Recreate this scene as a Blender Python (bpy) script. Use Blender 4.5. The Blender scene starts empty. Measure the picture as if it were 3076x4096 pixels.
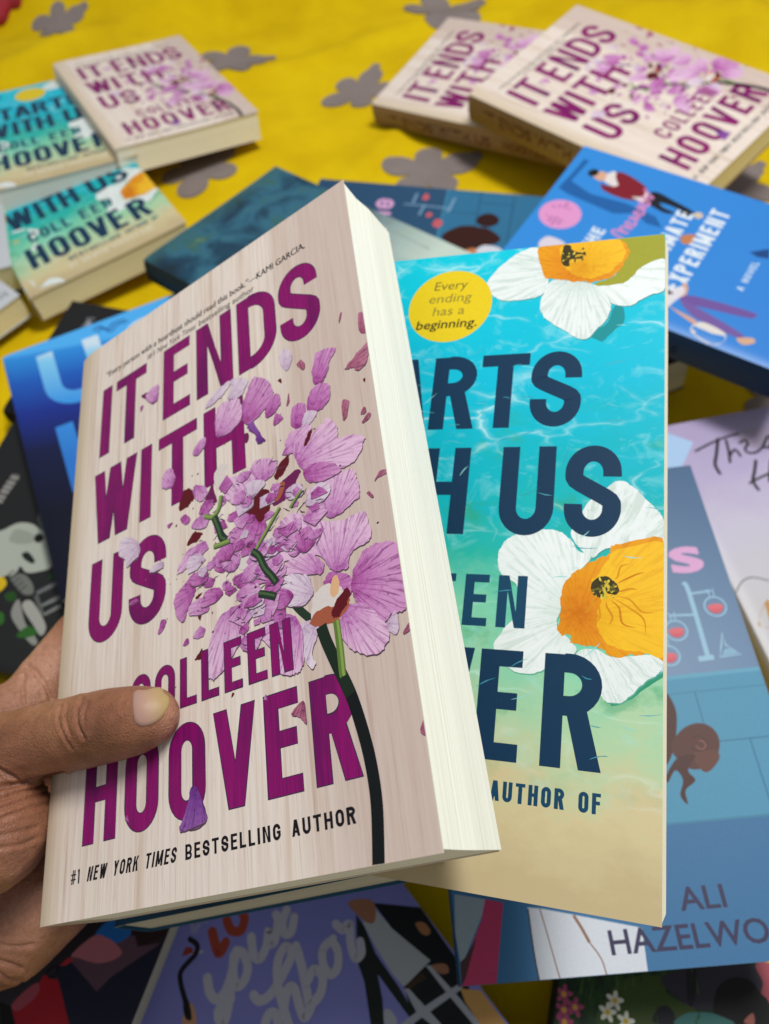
import bpy, bmesh, math, random
import numpy as np
from mathutils import Matrix, Vector

sc = bpy.context.scene
col = sc.collection

# ------------------------------------------------------------------ camera
AX_R = (0.99549547, -0.080114, -0.0507002)      # camera right, in the world
AX_D = (-0.09480909, -0.84119703, -0.53235213)  # camera down
AX_F = (0.0, 0.53476097, -0.84500337)           # camera forward
CAM_Z = 0.425
cam_d = bpy.data.cameras.new('camera')
cam = bpy.data.objects.new('camera', cam_d)
col.objects.link(cam)
cam.matrix_world = Matrix((
    (AX_R[0], -AX_D[0], -AX_F[0], 0.0),
    (AX_R[1], -AX_D[1], -AX_F[1], 0.0),
    (AX_R[2], -AX_D[2], -AX_F[2], CAM_Z),
    (0, 0, 0, 1)))
cam_d.sensor_fit = 'HORIZONTAL'
cam_d.sensor_width = 36.0
cam_d.lens = 35.545
cam_d.clip_start = 0.01
cam_d.clip_end = 50.0
cam_d.dof.use_dof = True
cam_d.dof.focus_distance = 0.193
cam_d.dof.aperture_fstop = 18.0
sc.camera = cam

# ------------------------------------------------------------------ light
world = bpy.data.worlds.new('World')
sc.world = world
world.use_nodes = True
bg = world.node_tree.nodes['Background']
bg.inputs['Color'].default_value = (0.93, 0.96, 1.0, 1)
bg.inputs['Strength'].default_value = 0.34


def area_lamp(name, loc, target, sx, sy, watts, rgb):
    d = bpy.data.lights.new(name, 'AREA')
    d.shape = 'RECTANGLE'
    d.size, d.size_y = sx, sy
    d.energy = watts
    d.color = rgb
    o = bpy.data.objects.new(name, d)
    col.objects.link(o)
    o.location = loc
    o.rotation_euler = (Vector(target) - Vector(loc)).to_track_quat('-Z', 'Y').to_euler()
    return o


area_lamp('ceiling_lamp', (0.38, 0.46, 1.50), (0.0, 0.30, 0.1), 0.50, 0.22, 20.5, (1.0, 0.995, 0.97))

sc.view_settings.view_transform = 'Standard'
sc.view_settings.look = 'None'
sc.view_settings.exposure = 0.0
sc.view_settings.gamma = 1.0
sc.view_settings.use_curve_mapping = False

# ------------------------------------------------------------------ helpers
rnd = random.Random(11)


def lin(c):
    """'rrggbb' to a linear rgba"""
    if not isinstance(c, str):
        return c
    out = []
    for i in (0, 2, 4):
        s = int(c[i:i + 2], 16) / 255.0
        out.append(s / 12.92 if s <= 0.04045 else ((s + 0.055) / 1.055) ** 2.4)
    return (*out, 1.0)


class NT:
    def __init__(s, name, rough=0.45, spec=0.35):
        s.m = bpy.data.materials.new(name)
        s.m.use_nodes = True
        s.t = s.m.node_tree
        s.b = s.t.nodes['Principled BSDF']
        s.b.inputs['Roughness'].default_value = rough
        s.b.inputs['Specular IOR Level'].default_value = spec

    def n(s, typ, **kw):
        nd = s.t.nodes.new('ShaderNode' + typ)
        for k, v in kw.items():
            setattr(nd, k, v)
        return nd

    def l(s, a, b):
        s.t.links.new(a, b)

    def uv(s, sx=1, sy=1, name='cover_mm', off=(0, 0, 0)):
        u = s.n('UVMap', uv_map=name)
        mp = s.n('Mapping')
        mp.inputs['Scale'].default_value = (sx, sy, 1)
        mp.inputs['Location'].default_value = off
        s.l(u.outputs['UV'], mp.inputs['Vector'])
        return mp.outputs['Vector']

    def obj(s, scale=(1, 1, 1)):
        u = s.n('TexCoord')
        mp = s.n('Mapping')
        mp.inputs['Scale'].default_value = scale
        s.l(u.outputs['Object'], mp.inputs['Vector'])
        return mp.outputs['Vector']

    def noise(s, vec, scale, detail=4, rough=0.55, dist=0.0):
        nd = s.n('TexNoise')
        nd.inputs['Scale'].default_value = scale
        nd.inputs['Detail'].default_value = detail
        nd.inputs['Roughness'].default_value = rough
        nd.inputs['Distortion'].default_value = dist
        s.l(vec, nd.inputs['Vector'])
        return nd.outputs['Fac']

    def ramp(s, fac, stops, interp='LINEAR'):
        r = s.n('ValToRGB')
        r.color_ramp.interpolation = interp
        e = r.color_ramp.elements
        while len(e) < len(stops):
            e.new(0.5)
        for el, (p, c) in zip(e, stops):
            el.position = p
            el.color = lin(c) if isinstance(c, str) else (c, c, c, 1)
        s.l(fac, r.inputs['Fac'])
        return r.outputs['Color']

    def mix(s, a, b, fac, mode='MIX'):
        m = s.n('Mix', data_type='RGBA', blend_type=mode)
        for sock, v in ((m.inputs[6], a), (m.inputs[7], b)):
            if hasattr(v, 'links'):
                s.l(v, sock)
            else:
                sock.default_value = lin(v)
        if hasattr(fac, 'links'):
            s.l(fac, m.inputs[0])
        else:
            m.inputs[0].default_value = fac
        return m.outputs[2]

    def math(s, op, a, b=0.0):
        m = s.n('Math', operation=op)
        for sock, v in zip(m.inputs, (a, b)):
            if hasattr(v, 'links'):
                s.l(v, sock)
            else:
                sock.default_value = v
        return m.outputs[0]

    def base(s, c):
        if hasattr(c, 'links'):
            s.l(c, s.b.inputs['Base Color'])
        else:
            s.b.inputs['Base Color'].default_value = lin(c)

    def bump(s, h, strength, dist=0.001):
        b = s.n('Bump')
        b.inputs['Strength'].default_value = strength
        b.inputs['Distance'].default_value = dist
        s.l(h, b.inputs['Height'])
        s.l(b.outputs['Normal'], s.b.inputs['Normal'])


def split_v(m, sx=1.0):
    """the v coordinate of a cover in 0..1 of 208 mm"""
    sep = m.n('SeparateXYZ')
    m.l(m.uv(1 / 136.0, 1 / 208.0), sep.inputs[0])
    return sep.outputs


# printed ink: the colour is printed per face, the paper adds a little tooth
def ink_material():
    m = NT('printed_ink', 0.46, 0.17)
    at = m.n('Attribute', attribute_name='ink')
    nz = m.noise(m.uv(1, 1), 0.9, 6, 0.7)
    m.base(m.mix(at.outputs['Color'], m.ramp(nz, [(0.3, 0.82), (0.7, 1.0)]), 0.55, 'MULTIPLY'))
    return m.m


def purple_material():
    m = NT('purple_wood_ink', 0.46, 0.17)
    nz = m.noise(m.uv(1.6, 0.035), 1.0, 6, 0.75)
    nz2 = m.noise(m.uv(0.05, 0.02), 1.0, 3, 0.6)
    c = m.ramp(nz, [(0.30, '430e48'), (0.43, '780f5c'), (0.56, '8a0f66'), (0.75, '961672')])
    m.base(m.mix(c, '571050', m.ramp(nz2, [(0.48, 0.0), (0.66, 0.75)])))
    return m.m


def petal_material(name, tone, vein, amount, pale=None):
    m = NT(name, 0.46, 0.17)
    sep = m.n('SeparateXYZ')
    m.l(m.uv(1, 1, 'petal'), sep.inputs[0])      # millimetres from the root of the petal, along and across it
    ang = m.math('ARCTAN2', sep.outputs[1], sep.outputs[0])
    rad = m.math('SQRT', m.math('ADD', m.math('MULTIPLY', sep.outputs[0], sep.outputs[0]), m.math('MULTIPLY', sep.outputs[1], sep.outputs[1])))
    pol = m.n('CombineXYZ')
    m.l(m.math('MULTIPLY', ang, 17.0), pol.inputs[0])
    m.l(m.math('MULTIPLY', rad, 0.075), pol.inputs[1])
    streak = m.noise(pol.outputs[0], 1.0, 3, 0.6, 0.5)
    nz = m.noise(m.uv(1, 1), 0.55, 5, 0.7)
    veins = m.math('ADD', m.ramp(streak, [(0.40, 1.0), (0.47, 0.25), (0.56, 0.0)]), m.ramp(nz, [(0.30, 0.8), (0.44, 0.0)]))
    far = m.math('ADD', m.math('MULTIPLY', rad, 0.03), m.math('MULTIPLY', m.math('SUBTRACT', nz, 0.5), 0.45))
    body = m.ramp(far, [(0.02, tone[0]), (0.16, tone[1]), (0.42, tone[2])])
    m.base(m.mix(body, vein, m.math('MULTIPLY', veins, amount)))
    return m.m


def wood_material():
    m = NT('pale_wood_print', 0.46, 0.17)
    fine = m.noise(m.uv(0.85, 0.016), 1.0, 7, 0.7)
    wide = m.noise(m.uv(0.17, 0.007, off=(3.1, 0, 0)), 1.0, 4, 0.6, 0.4)
    broad = m.noise(m.uv(0.02, 0.006, off=(7, 1, 0)), 1.0, 2, 0.5)
    c = m.ramp(fine, [(0.27, 'a98f78'), (0.42, 'd2bfae'), (0.54, 'e2d5c8'), (0.75, 'ece3da')])
    c = m.mix(c, m.ramp(wide, [(0.30, 'b89e88'), (0.42, 'd8c8be'), (0.58, 'e2d7d0'), (0.7, 'cab3aa')]), 0.5)
    hair = m.noise(m.uv(2.6, 0.045, off=(5, 0, 0)), 1.0, 4, 0.7)
    c = m.mix(c, '8f745f', m.math('MULTIPLY', m.ramp(hair, [(0.56, 0.0), (0.72, 1.0)]), 0.42))
    sep = split_v(m)
    right = m.ramp(m.math('ADD', sep[0], m.math('MULTIPLY', broad, 0.3)), [(0.86, 0.0), (1.16, 1.0)])
    c = m.mix(c, 'b8a096', m.math('MULTIPLY', right, 0.6))
    left = m.ramp(sep[0], [(0.02, 1.0), (0.10, 0.0)])
    c = m.mix(c, 'c7b28d', m.math('MULTIPLY', left, 0.55))
    dark = m.ramp(m.noise(m.uv(0.4, 0.010, off=(1, 5, 0)), 1.0, 5, 0.7), [(0.58, 0.0), (0.70, 1.0)])
    c = m.mix(c, 'a58574', m.math('MULTIPLY', dark, 0.6))
    m.base(c)
    return m.m


def water_material():
    m = NT('water_print', 0.46, 0.17)
    sep = split_v(m)
    wob = m.noise(m.uv(0.03, 0.045), 1.0, 5, 0.65)
    v = m.math('ADD', sep[1], m.math('MULTIPLY', m.math('SUBTRACT', wob, 0.5), 0.30))
    c = m.ramp(v, [(0.02, 'bba982'), (0.11, 'c9bb90'), (0.20, 'acc79e'), (0.33, '78c6a4'), (0.45, '24ad9e'), (0.56, '00a9b4'), (0.75, '00b2cc'), (1.0, '00bed2')])
    blot = m.ramp(m.noise(m.uv(0.06, 0.08, off=(9, 2, 0)), 1.0, 4, 0.6), [(0.56, 0.0), (0.68, 1.0)])
    low = m.ramp(sep[1], [(0.10, 0.0), (0.26, 1.0), (0.62, 1.0), (0.72, 0.0)])
    c = m.mix(c, '2f9a6a', m.math('MULTIPLY', m.math('MULTIPLY', blot, low), 0.55))
    # caustic lines
    wv = m.uv(0.035, 0.075)
    wn = m.n('TexNoise')
    wn.inputs['Scale'].default_value = 1.1
    wn.inputs['Detail'].default_value = 3
    m.l(wv, wn.inputs['Vector'])
    mxv = m.n('VectorMath', operation='MULTIPLY_ADD')
    m.l(wn.outputs['Color'], mxv.inputs[0])
    mxv.inputs[1].default_value = (1.3, 1.3, 0)
    m.l(wv, mxv.inputs[2])
    vo = m.n('TexVoronoi', feature='DISTANCE_TO_EDGE')
    vo.inputs['Scale'].default_value = 0.85
    m.l(mxv.outputs[0], vo.inputs['Vector'])
    thin = m.ramp(vo.outputs['Distance'], [(0.0, 1.0), (0.028, 0.25), (0.07, 0.0)])
    patch = m.ramp(m.noise(m.uv(0.04, 0.04, off=(4, 4, 0)), 1.0, 3, 0.6), [(0.46, 0.0), (0.66, 1.0)])
    top = m.ramp(sep[1], [(0.08, 0.0), (0.2, 0.7), (0.6, 1.0)])
    c = m.mix(c, 'd8f3f2', m.math('MULTIPLY', m.math('MULTIPLY', thin, patch), m.math('MULTIPLY', top, 0.55)))
    cloud = m.ramp(m.noise(m.uv(0.09, 0.12, off=(2, 7, 0)), 1.0, 5, 0.65, 0.8), [(0.55, 0.0), (0.75, 1.0)])
    c = m.mix(c, '9fdfe2', m.math('MULTIPLY', m.math('MULTIPLY', cloud, top), 0.45))
    m.base(c)
    return m.m


def shade_material(name, stops, axis=1, amount=0.12, nscale=(0.03, 0.03), rough=0.42):
    """a plain printed cover: colour stops along one axis, broken up by a soft noise"""
    m = NT(name, rough, 0.4)
    sep = split_v(m)
    nz = m.noise(m.uv(*nscale), 1.0, 5, 0.6)
    v = m.math('ADD', sep[axis], m.math('MULTIPLY', m.math('SUBTRACT', nz, 0.5), amount))
    m.base(m.ramp(v, stops))
    return m.m


def plain_material(name, c, rough=0.5, spec=0.35, vary=0.12, nscale=60):
    m = NT(name, rough, spec)
    nz = m.noise(m.obj(), nscale, 4, 0.6)
    m.base(m.mix(c, m.ramp(nz, [(0.3, 1 - vary), (0.7, 1.0)]), 1.0, 'MULTIPLY'))
    return m.m


def page_material(name, c, c2, lines=2600, strength=0.5, band=0.5):
    m = NT(name, 0.75, 0.15)
    v = m.obj((6, 6, lines))
    nz = m.noise(v, 1.0, 3, 0.7)
    wide = m.noise(m.obj((4, 4, 240)), 1.0, 2, 0.5)
    cc = m.ramp(nz, [(0.30, c2), (0.52, c), (0.75, c)])
    m.base(m.mix(cc, c2, m.math('MULTIPLY', m.ramp(wide, [(0.42, 0.0), (0.75, 1.0)]), band)))
    m.bump(nz, strength, 0.0003)
    return m.m


INK = ink_material()
PURPLE = purple_material()
PETAL = {
    'p0': petal_material('pale_petal_print', ('b89fb8', 'd0bccd', 'e0d2dc'), '966c9a', 0.55),
    'p1': petal_material('orchid_petal_print', ('a3509a', 'c990c0', 'dcb6d2'), '8e4386', 0.6),
    'p2': petal_material('deep_orchid_petal_print', ('8e3078', 'b869aa', 'cc92c0'), '782470', 0.65),
    'p3': petal_material('violet_petal_print', ('5f2c78', '7a3f92', '9560a6'), '3d1856', 0.6),
    'rp': petal_material('rose_petal_print', ('96506a', 'ab6580', 'bb7c94'), '5d2138', 0.75),
}
HERO_INK = {'r': '5e1620', 'm': '6d1f55', 'w': 'd8cdc9', 'o': 'a4583f', 'y': 'dcae84', 'g1': '24382a', 'g2': '6d8446', 'k': '14181a'}
WOOD = wood_material()
WATER = water_material()
PAGES = page_material('cream_pages', 'f5f2e0', 'e5e0ca')
PAGES_WHITE = page_material('white_pages', 'eaebe0', 'd0cfbe', 4600, 0.3, 0.22)
PAGES_YELLOW = page_material('yellowed_pages', 'f2eac4', 'e2d8ac')
PAGES_GREY = page_material('grey_pages', 'b9b5a2', '9c9887')


# ------------------------------------------------------------------ print: letters, blobs and strokes on a cover, in millimetres
def catmull(p, n=8, closed=False):
    p = [tuple(map(float, q)) for q in p]
    if len(p) < 3:
        return p
    out = []
    m = len(p)
    rng = range(m if closed else m - 1)
    for i in rng:
        if closed:
            a, b, c, d = p[i - 1], p[i], p[(i + 1) % m], p[(i + 2) % m]
        else:
            a, b, c, d = p[max(i - 1, 0)], p[i], p[i + 1], p[min(i + 2, m - 1)]
        for k in range(n):
            t = k / n
            out.append(tuple(0.5 * ((2 * b[j]) + (c[j] - a[j]) * t + (2 * a[j] - 5 * b[j] + 4 * c[j] - d[j]) * t * t
                                    + (3 * b[j] - a[j] - 3 * c[j] + d[j]) * t ** 3) for j in (0, 1)))
    if not closed:
        out.append(p[-1])
    return out


def strip(path, w, closed=False):
    """a flat band of width w (a number or one per point) along a path -> (verts, faces)"""
    n = len(path)
    ws = w if isinstance(w, (list, tuple)) else [w] * n
    L, R = [], []
    for i in range(n):
        a = path[i - 1] if (i or closed) else path[i]
        b = path[(i + 1) % n] if (i < n - 1 or closed) else path[i]
        dx, dy = b[0] - a[0], b[1] - a[1]
        k = math.hypot(dx, dy) or 1.0
        nx, ny = -dy / k * ws[i] / 2, dx / k * ws[i] / 2
        L.append((path[i][0] + nx, path[i][1] + ny))
        R.append((path[i][0] - nx, path[i][1] - ny))
    vs = L + R
    fs = [(i, (i + 1) % n, n + (i + 1) % n, n + i) for i in range(n if closed else n - 1)]
    return vs, fs


def ruffle(pts, amt, r):
    """a soft wavy edge: the outline rounded a little, then waved and pushed about"""
    sm = catmull(pts, 6, True)
    out = []
    m = len(sm)
    ph = r.uniform(0, 6)
    for i, (x, y) in enumerate(sm):
        a_, b_ = sm[i - 1], sm[(i + 1) % m]
        dx, dy = b_[0] - a_[0], b_[1] - a_[1]
        k = math.hypot(dx, dy) or 1.0
        d = amt * (0.55 * math.sin(i * 1.15 + ph) + 0.4 * math.sin(i * 2.9 + 2 * ph) + r.uniform(-0.6, 0.6))
        out.append((x - dy / k * d, y + dx / k * d))
    return out


def poly(p):
    return list(p), [tuple(range(len(p)))]


def rect(x0, y0, x1, y1):
    return poly([(x0, y0), (x1, y0), (x1, y1), (x0, y1)])


def panel(x0, y0, x1, y1):
    """a wide rectangle that follows the bow of the cover"""
    n = max(2, int((x1 - x0) / 4))
    return strip([(x0 + (x1 - x0) * i / n, (y0 + y1) / 2) for i in range(n + 1)], y1 - y0)


def arc(cx, cy, rx, ry, a0, a1, n=10):
    return [(cx + rx * math.cos(math.radians(a0 + (a1 - a0) * i / n)), cy + ry * math.sin(math.radians(a0 + (a1 - a0) * i / n))) for i in range(n + 1)]


def glyph(ch, x0, x1, y0, y1, t):
    """one capital of a condensed bold sans, drawn into the box x0..x1, y0..y1 with stem t"""
    h = t / 2
    H = y1 - y0
    cx = (x0 + x1) / 2
    b = t * 0.86
    hb = b / 2
    rx = (x1 - x0 - t) / 2
    ry = min(rx * 1.12, H * 0.3)
    if ch == 'I':
        return [rect(cx - h, y0, cx + h, y1)]
    if ch == 'T':
        return [rect(x0, y1 - b, x1, y1), rect(cx - h, y0, cx + h, y1 - b)]
    if ch in 'ELF':
        out = [rect(x0, y0, x0 + t, y1)]
        if ch in 'EL':
            out.append(rect(x0 + t, y0, x1, y0 + b))
        if ch in 'EF':
            out.append(rect(x0 + t, y1 - b, x1, y1))
            ym = y0 + H * 0.53
            out.append(rect(x0 + t, ym - hb, x1 - (x1 - x0) * 0.08, ym + hb))
        return out
    if ch == 'H':
        ym = y0 + H * 0.52
        return [rect(x0, y0, x0 + t, y1), rect(x1 - t, y0, x1, y1), rect(x0 + t, ym - hb, x1 - t, ym + hb)]
    if ch == 'N':
        a = H * 0.30
        return [poly([(x0, y0), (x0 + t, y0), (x0 + t, y1 - a), (x1 - 1.08 * t, y0), (x1, y0), (x1, y1), (x1 - t, y1), (x1 - t, y0 + a), (x0 + 1.08 * t, y1), (x0, y1)])]
    if ch == 'V':
        bx = 0.56 * t
        k = (cx - bx - x0) / H
        yi = y1 - (cx - x0 - t) / k if k else y0
        return [poly([(x0, y1), (cx - bx, y0), (cx + bx, y0), (x1, y1), (x1 - t, y1), (cx, max(yi, y0 + 0.05 * H)), (x0 + t, y1)])]
    if ch == 'W':
        return glyph('V', x0, cx + h * 0.95, y0, y1, t) + glyph('V', cx - h * 0.95, x1, y0, y1, t)
    if ch == 'A':
        bx = 0.58 * t
        out = [poly([(x0, y0), (x0 + t, y0), (cx + bx * 0.9, y1), (cx - bx, y1)]), poly([(x1 - t, y0), (x1, y0), (cx + bx, y1), (cx - bx * 0.9, y1)])]
        yb = y0 + H * 0.2
        k = (cx - bx - x0) / H
        out.append(rect(x0 + t * 0.6 + k * H * 0.2, yb, x1 - t * 0.6 - k * H * 0.2, yb + b * 0.85))
        return out
    if ch == 'O':
        p = arc(cx, y1 - h - ry, rx, ry, 180, 0, 14) + arc(cx, y0 + h + ry, rx, ry, 0, -180, 14)
        return [strip(p, t, True)]
    if ch == 'U':
        p = [(x0 + h, y1)] + arc(cx, y0 + h + ry, rx, ry, 180, 360, 16) + [(x1 - h, y1)]
        return [strip(p, t)]
    if ch == 'C':
        p = [(x1 - h, y1 - H * 0.34)] + arc(cx, y1 - h - ry, rx, ry, 0, 180, 14) + arc(cx, y0 + h + ry, rx, ry, 180, 360, 14) + [(x1 - h, y0 + H * 0.34)]
        return [strip(p, t)]
    if ch == 'S':
        m = y0 + H * 0.5
        ya, yb = y1 - h - ry, y0 + h + ry
        p = [(x1 - h, ya - 0.05 * H)] + arc(cx, ya, rx, ry, 0, 180, 10)
        p += [(x0 + h + rx * 0.10, ya - (ya - m) * 0.45), (cx, m), (x1 - h - rx * 0.10, yb + (m - yb) * 0.45)]
        p += arc(cx, yb, rx, ry, 0, -180, 10) + [(x0 + h, yb + 0.05 * H)]
        return [strip(catmull(p, 3), t)]
    if ch == 'D':
        r = min(rx * 1.5, (x1 - x0) * 0.62)
        p = [(x0 + t, y1 - hb)] + arc(x1 - h - r, y1 - h - ry * 1.2, r, ry * 1.2 + h - hb, 90, 0, 10) + arc(x1 - h - r, y0 + h + ry * 1.2, r, ry * 1.2 + h - hb, 0, -90, 10) + [(x0 + t, y0 + hb)]
        return [rect(x0, y0, x0 + t, y1), strip(p, t * 0.97)]
    if ch in 'RP':
        ym = y0 + H * 0.46
        r = rx * 1.2
        rr = (y1 - ym - b) / 2
        p = [(x0 + t, y1 - hb)] + arc(x1 - h - r, y1 - hb - rr, r, rr, 90, -90, 14) + [(x0 + t, ym + hb)]
        out = [rect(x0, y0, x0 + t, y1), strip(p, t * 0.96)]
        if ch == 'R':
            out.append(poly([(x1 - t * 1.02, y0), (x1 + t * 0.03, y0), (cx + t * 0.72, ym + hb * 0.6), (cx - t * 0.30, ym + hb * 0.6)]))
        return out
    if ch == 'M':
        return [rect(x0, y0, x0 + t, y1), rect(x1 - t, y0, x1, y1), poly([(x0 + t * 0.2, y1), (cx - h * 0.9, y0 + H * 0.12), (cx + h * 0.9, y0 + H * 0.12), (x1 - t * 0.2, y1), (x1 - t * 1.1, y1), (cx, y0 + H * 0.40), (x0 + t * 1.1, y1)])]
    if ch == 'K':
        return [rect(x0, y0, x0 + t, y1), poly([(x0 + t, y0 + H * 0.36), (x0 + t, y0 + H * 0.58), (x1 - t, y1), (x1, y1)]), poly([(x0 + t * 1.4, y0 + H * 0.55), (x1 - t, y0), (x1 + t * 0.1, y0), (x0 + t * 2.0, y0 + H * 0.68)])]
    if ch == 'Y':
        return [rect(cx - h, y0, cx + h, y0 + H * 0.45), poly([(x0, y1), (cx - h, y0 + H * 0.42), (cx + h, y0 + H * 0.42), (x0 + t, y1)]), poly([(x1, y1), (cx + h, y0 + H * 0.42), (cx - h, y0 + H * 0.42), (x1 - t, y1)])]
    if ch == 'X':
        return [poly([(x0, y0), (x0 + t, y0), (x1, y1), (x1 - t, y1)]), poly([(x1 - t, y0), (x1, y0), (x0 + t, y1), (x0, y1)])]
    if ch == 'Z':
        return [rect(x0, y0, x1, y0 + b), rect(x0, y1 - b, x1, y1), poly([(x0, y0 + b), (x0 + t * 1.1, y0 + b), (x1, y1 - b), (x1 - t * 1.1, y1 - b)])]
    if ch == 'B':
        out = [rect(x0, y0, x0 + t, y1)]
        for ya, yb in ((y0, y0 + H * 0.53), (y0 + H * 0.53 - b, y1)):
            rr = (yb - ya - b) / 2
            r = min(rr, rx)
            out.append(strip([(x0 + t, yb - hb)] + arc(x1 - h - r, (ya + yb) / 2, r, rr, 90, -90, 10) + [(x0 + t, ya + hb)], b))
        return out
    if ch == 'G':
        return glyph('C', x0, x1, y0, y1, t) + [rect(cx, y0 + H * 0.40, x1, y0 + H * 0.40 + b * 0.9), rect(x1 - t, y0 + H * 0.22, x1, y0 + H * 0.40)]
    if ch == '1':
        return [rect(cx - h, y0, cx + h, y1), poly([(cx - h, y1), (cx - h, y1 - b), (x0, y1 - H * 0.22), (x0, y1 - H * 0.10)])]
    if ch == '#':
        k = (x1 - x0) * 0.14
        return [strip([(x0 + (x1 - x0) * q - k, y0), (x0 + (x1 - x0) * q + k, y1)], t * 0.75) for q in (0.33, 0.67)] + [rect(x0, y0 + H * q - hb * 0.7, x1, y0 + H * q + hb * 0.7) for q in (0.33, 0.67)]
    return []


_font_cache = {}


def font_shapes(s, bold):
    """a string in the built-in typeface as flat faces, measured in its own units"""
    key = (s, bold)
    if key not in _font_cache:
        cu = bpy.data.curves.new('lettering', 'FONT')
        cu.body = s
        cu.resolution_u = 3
        cu.offset = bold
        ob = bpy.data.objects.new('lettering', cu)
        me = bpy.data.meshes.new_from_object(ob)
        vs = [(v.co.x, v.co.y) for v in me.vertices]
        fs = [tuple(p.vertices) for p in me.polygons]
        bpy.data.objects.remove(ob)
        bpy.data.meshes.remove(me)
        bpy.data.curves.remove(cu)
        _font_cache[key] = (vs, fs)
    return _font_cache[key]


class Art:
    """the print on one cover: flat pieces in millimetres, each a hair above the one before"""

    def __init__(s):
        s.items = []

    def add(s, shape, colour='000000', mat=None, petal=None):
        s.items.append((shape[0], shape[1], colour, mat or INK, petal))

    def blob(s, pts, colour, n=5, mat=None):
        s.add(poly(catmull(pts, n, True)), colour, mat)

    def line(s, pts, w, colour, n=6, mat=None):
        s.add(strip(catmull(pts, n), w), colour, mat)

    def pen(s, pts, w, colour, n=7):
        """a looping pen stroke: laid down piece by piece, so that it can cross itself"""
        p = catmull(pts, n)
        vs, fs = strip(p, w)
        m = len(p)
        for k in range(0, m - 1, 4):
            e = min(k + 4, m - 1)
            q = e - k + 1
            s.add((vs[k:e + 1] + vs[m + k:m + e + 1], [(i, i + 1, q + i + 1, q + i) for i in range(q - 1)]), colour)
        for x, y in (p[0], p[-1]):
            s.oval(x, y, w / 2, w / 2, colour, 10)

    def taper(s, pts, w0, w1, colour, n=6):
        p = catmull(pts, n)
        s.add(strip(p, [w0 + (w1 - w0) * i / (len(p) - 1) for i in range(len(p))]), colour)

    def oval(s, cx, cy, rx, ry, colour, n=32, rot=0.0):
        c, d = math.cos(rot), math.sin(rot)
        p = arc(0, 0, rx, ry, 0, 360, n)[:-1]
        s.add(poly([(cx + x * c - y * d, cy + x * d + y * c) for x, y in p]), colour)

    def caps(s, spec, y0, y1, t, colour='000000', mat=None, rim=None):
        """spec: [(letter, x0, x1)]"""
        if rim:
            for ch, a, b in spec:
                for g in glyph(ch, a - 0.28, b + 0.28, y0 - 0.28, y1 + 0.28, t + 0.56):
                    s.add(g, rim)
        for ch, a, b in spec:
            for g in glyph(ch, a, b, y0, y1, t):
                s.add(g, colour, mat)

    def line_caps(s, body, x0, x1, y0, y1, t, colour, shear=0.0, gap=0.34, mat=None):
        """a whole line in the condensed capitals, spread from x0 to x1"""
        wd = {'I': 0.36, '1': 0.5, ' ': 0.75, 'M': 1.3, 'W': 1.45, '#': 0.95, 'L': 0.86, 'E': 0.88, 'F': 0.86}
        ws = [wd.get(c, 1.0) for c in body]
        u = (x1 - x0) / (sum(ws) + gap * (len(body) - 1))
        x = x0
        for c, w in zip(body, ws):
            if c != ' ':
                for vs, fs in glyph(c, x, x + w * u, y0, y1, t):
                    s.add(([(a + (b - y0) * shear, b) for a, b in vs], fs), colour, mat)
            x += (w + gap) * u

    def heights(s):
        """how many pieces lie under each piece where it overlaps them"""
        bx, out = [], []
        for pts, *_ in s.items:
            xs_ = [p[0] for p in pts]
            ys_ = [p[1] for p in pts]
            bx.append((min(xs_), min(ys_), max(xs_), max(ys_)))
        B = np.array(bx)
        lv = np.zeros(len(bx), int)
        for i in range(len(bx)):
            if i:
                m = (B[:i, 0] < B[i, 2]) & (B[:i, 2] > B[i, 0]) & (B[:i, 1] < B[i, 3]) & (B[:i, 3] > B[i, 1])
                lv[i] = lv[:i][m].max() + 1 if m.any() else 0
        return lv

    def text(s, body, x0, x1, y0, y1, colour, bold=0.0, shear=0.0, rot=0.0):
        """body squeezed between x0 and x1; y0 baseline, y1 cap line"""
        vs, fs = font_shapes(body, bold)
        xs = [v[0] for v in vs]
        a, b = min(xs), max(xs)
        capv, _ = font_shapes('H', bold)
        cap = max(v[1] for v in capv)
        k = (x1 - x0) / (b - a)
        q = (y1 - y0) / cap
        out = []
        for x, y in vs:
            X, Y = (x - a) * k, y * q
            X += Y * shear
            out.append((x0 + X * math.cos(rot) - Y * math.sin(rot), y0 + X * math.sin(rot) + Y * math.cos(rot)))
        s.add((out, fs), colour)


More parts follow.
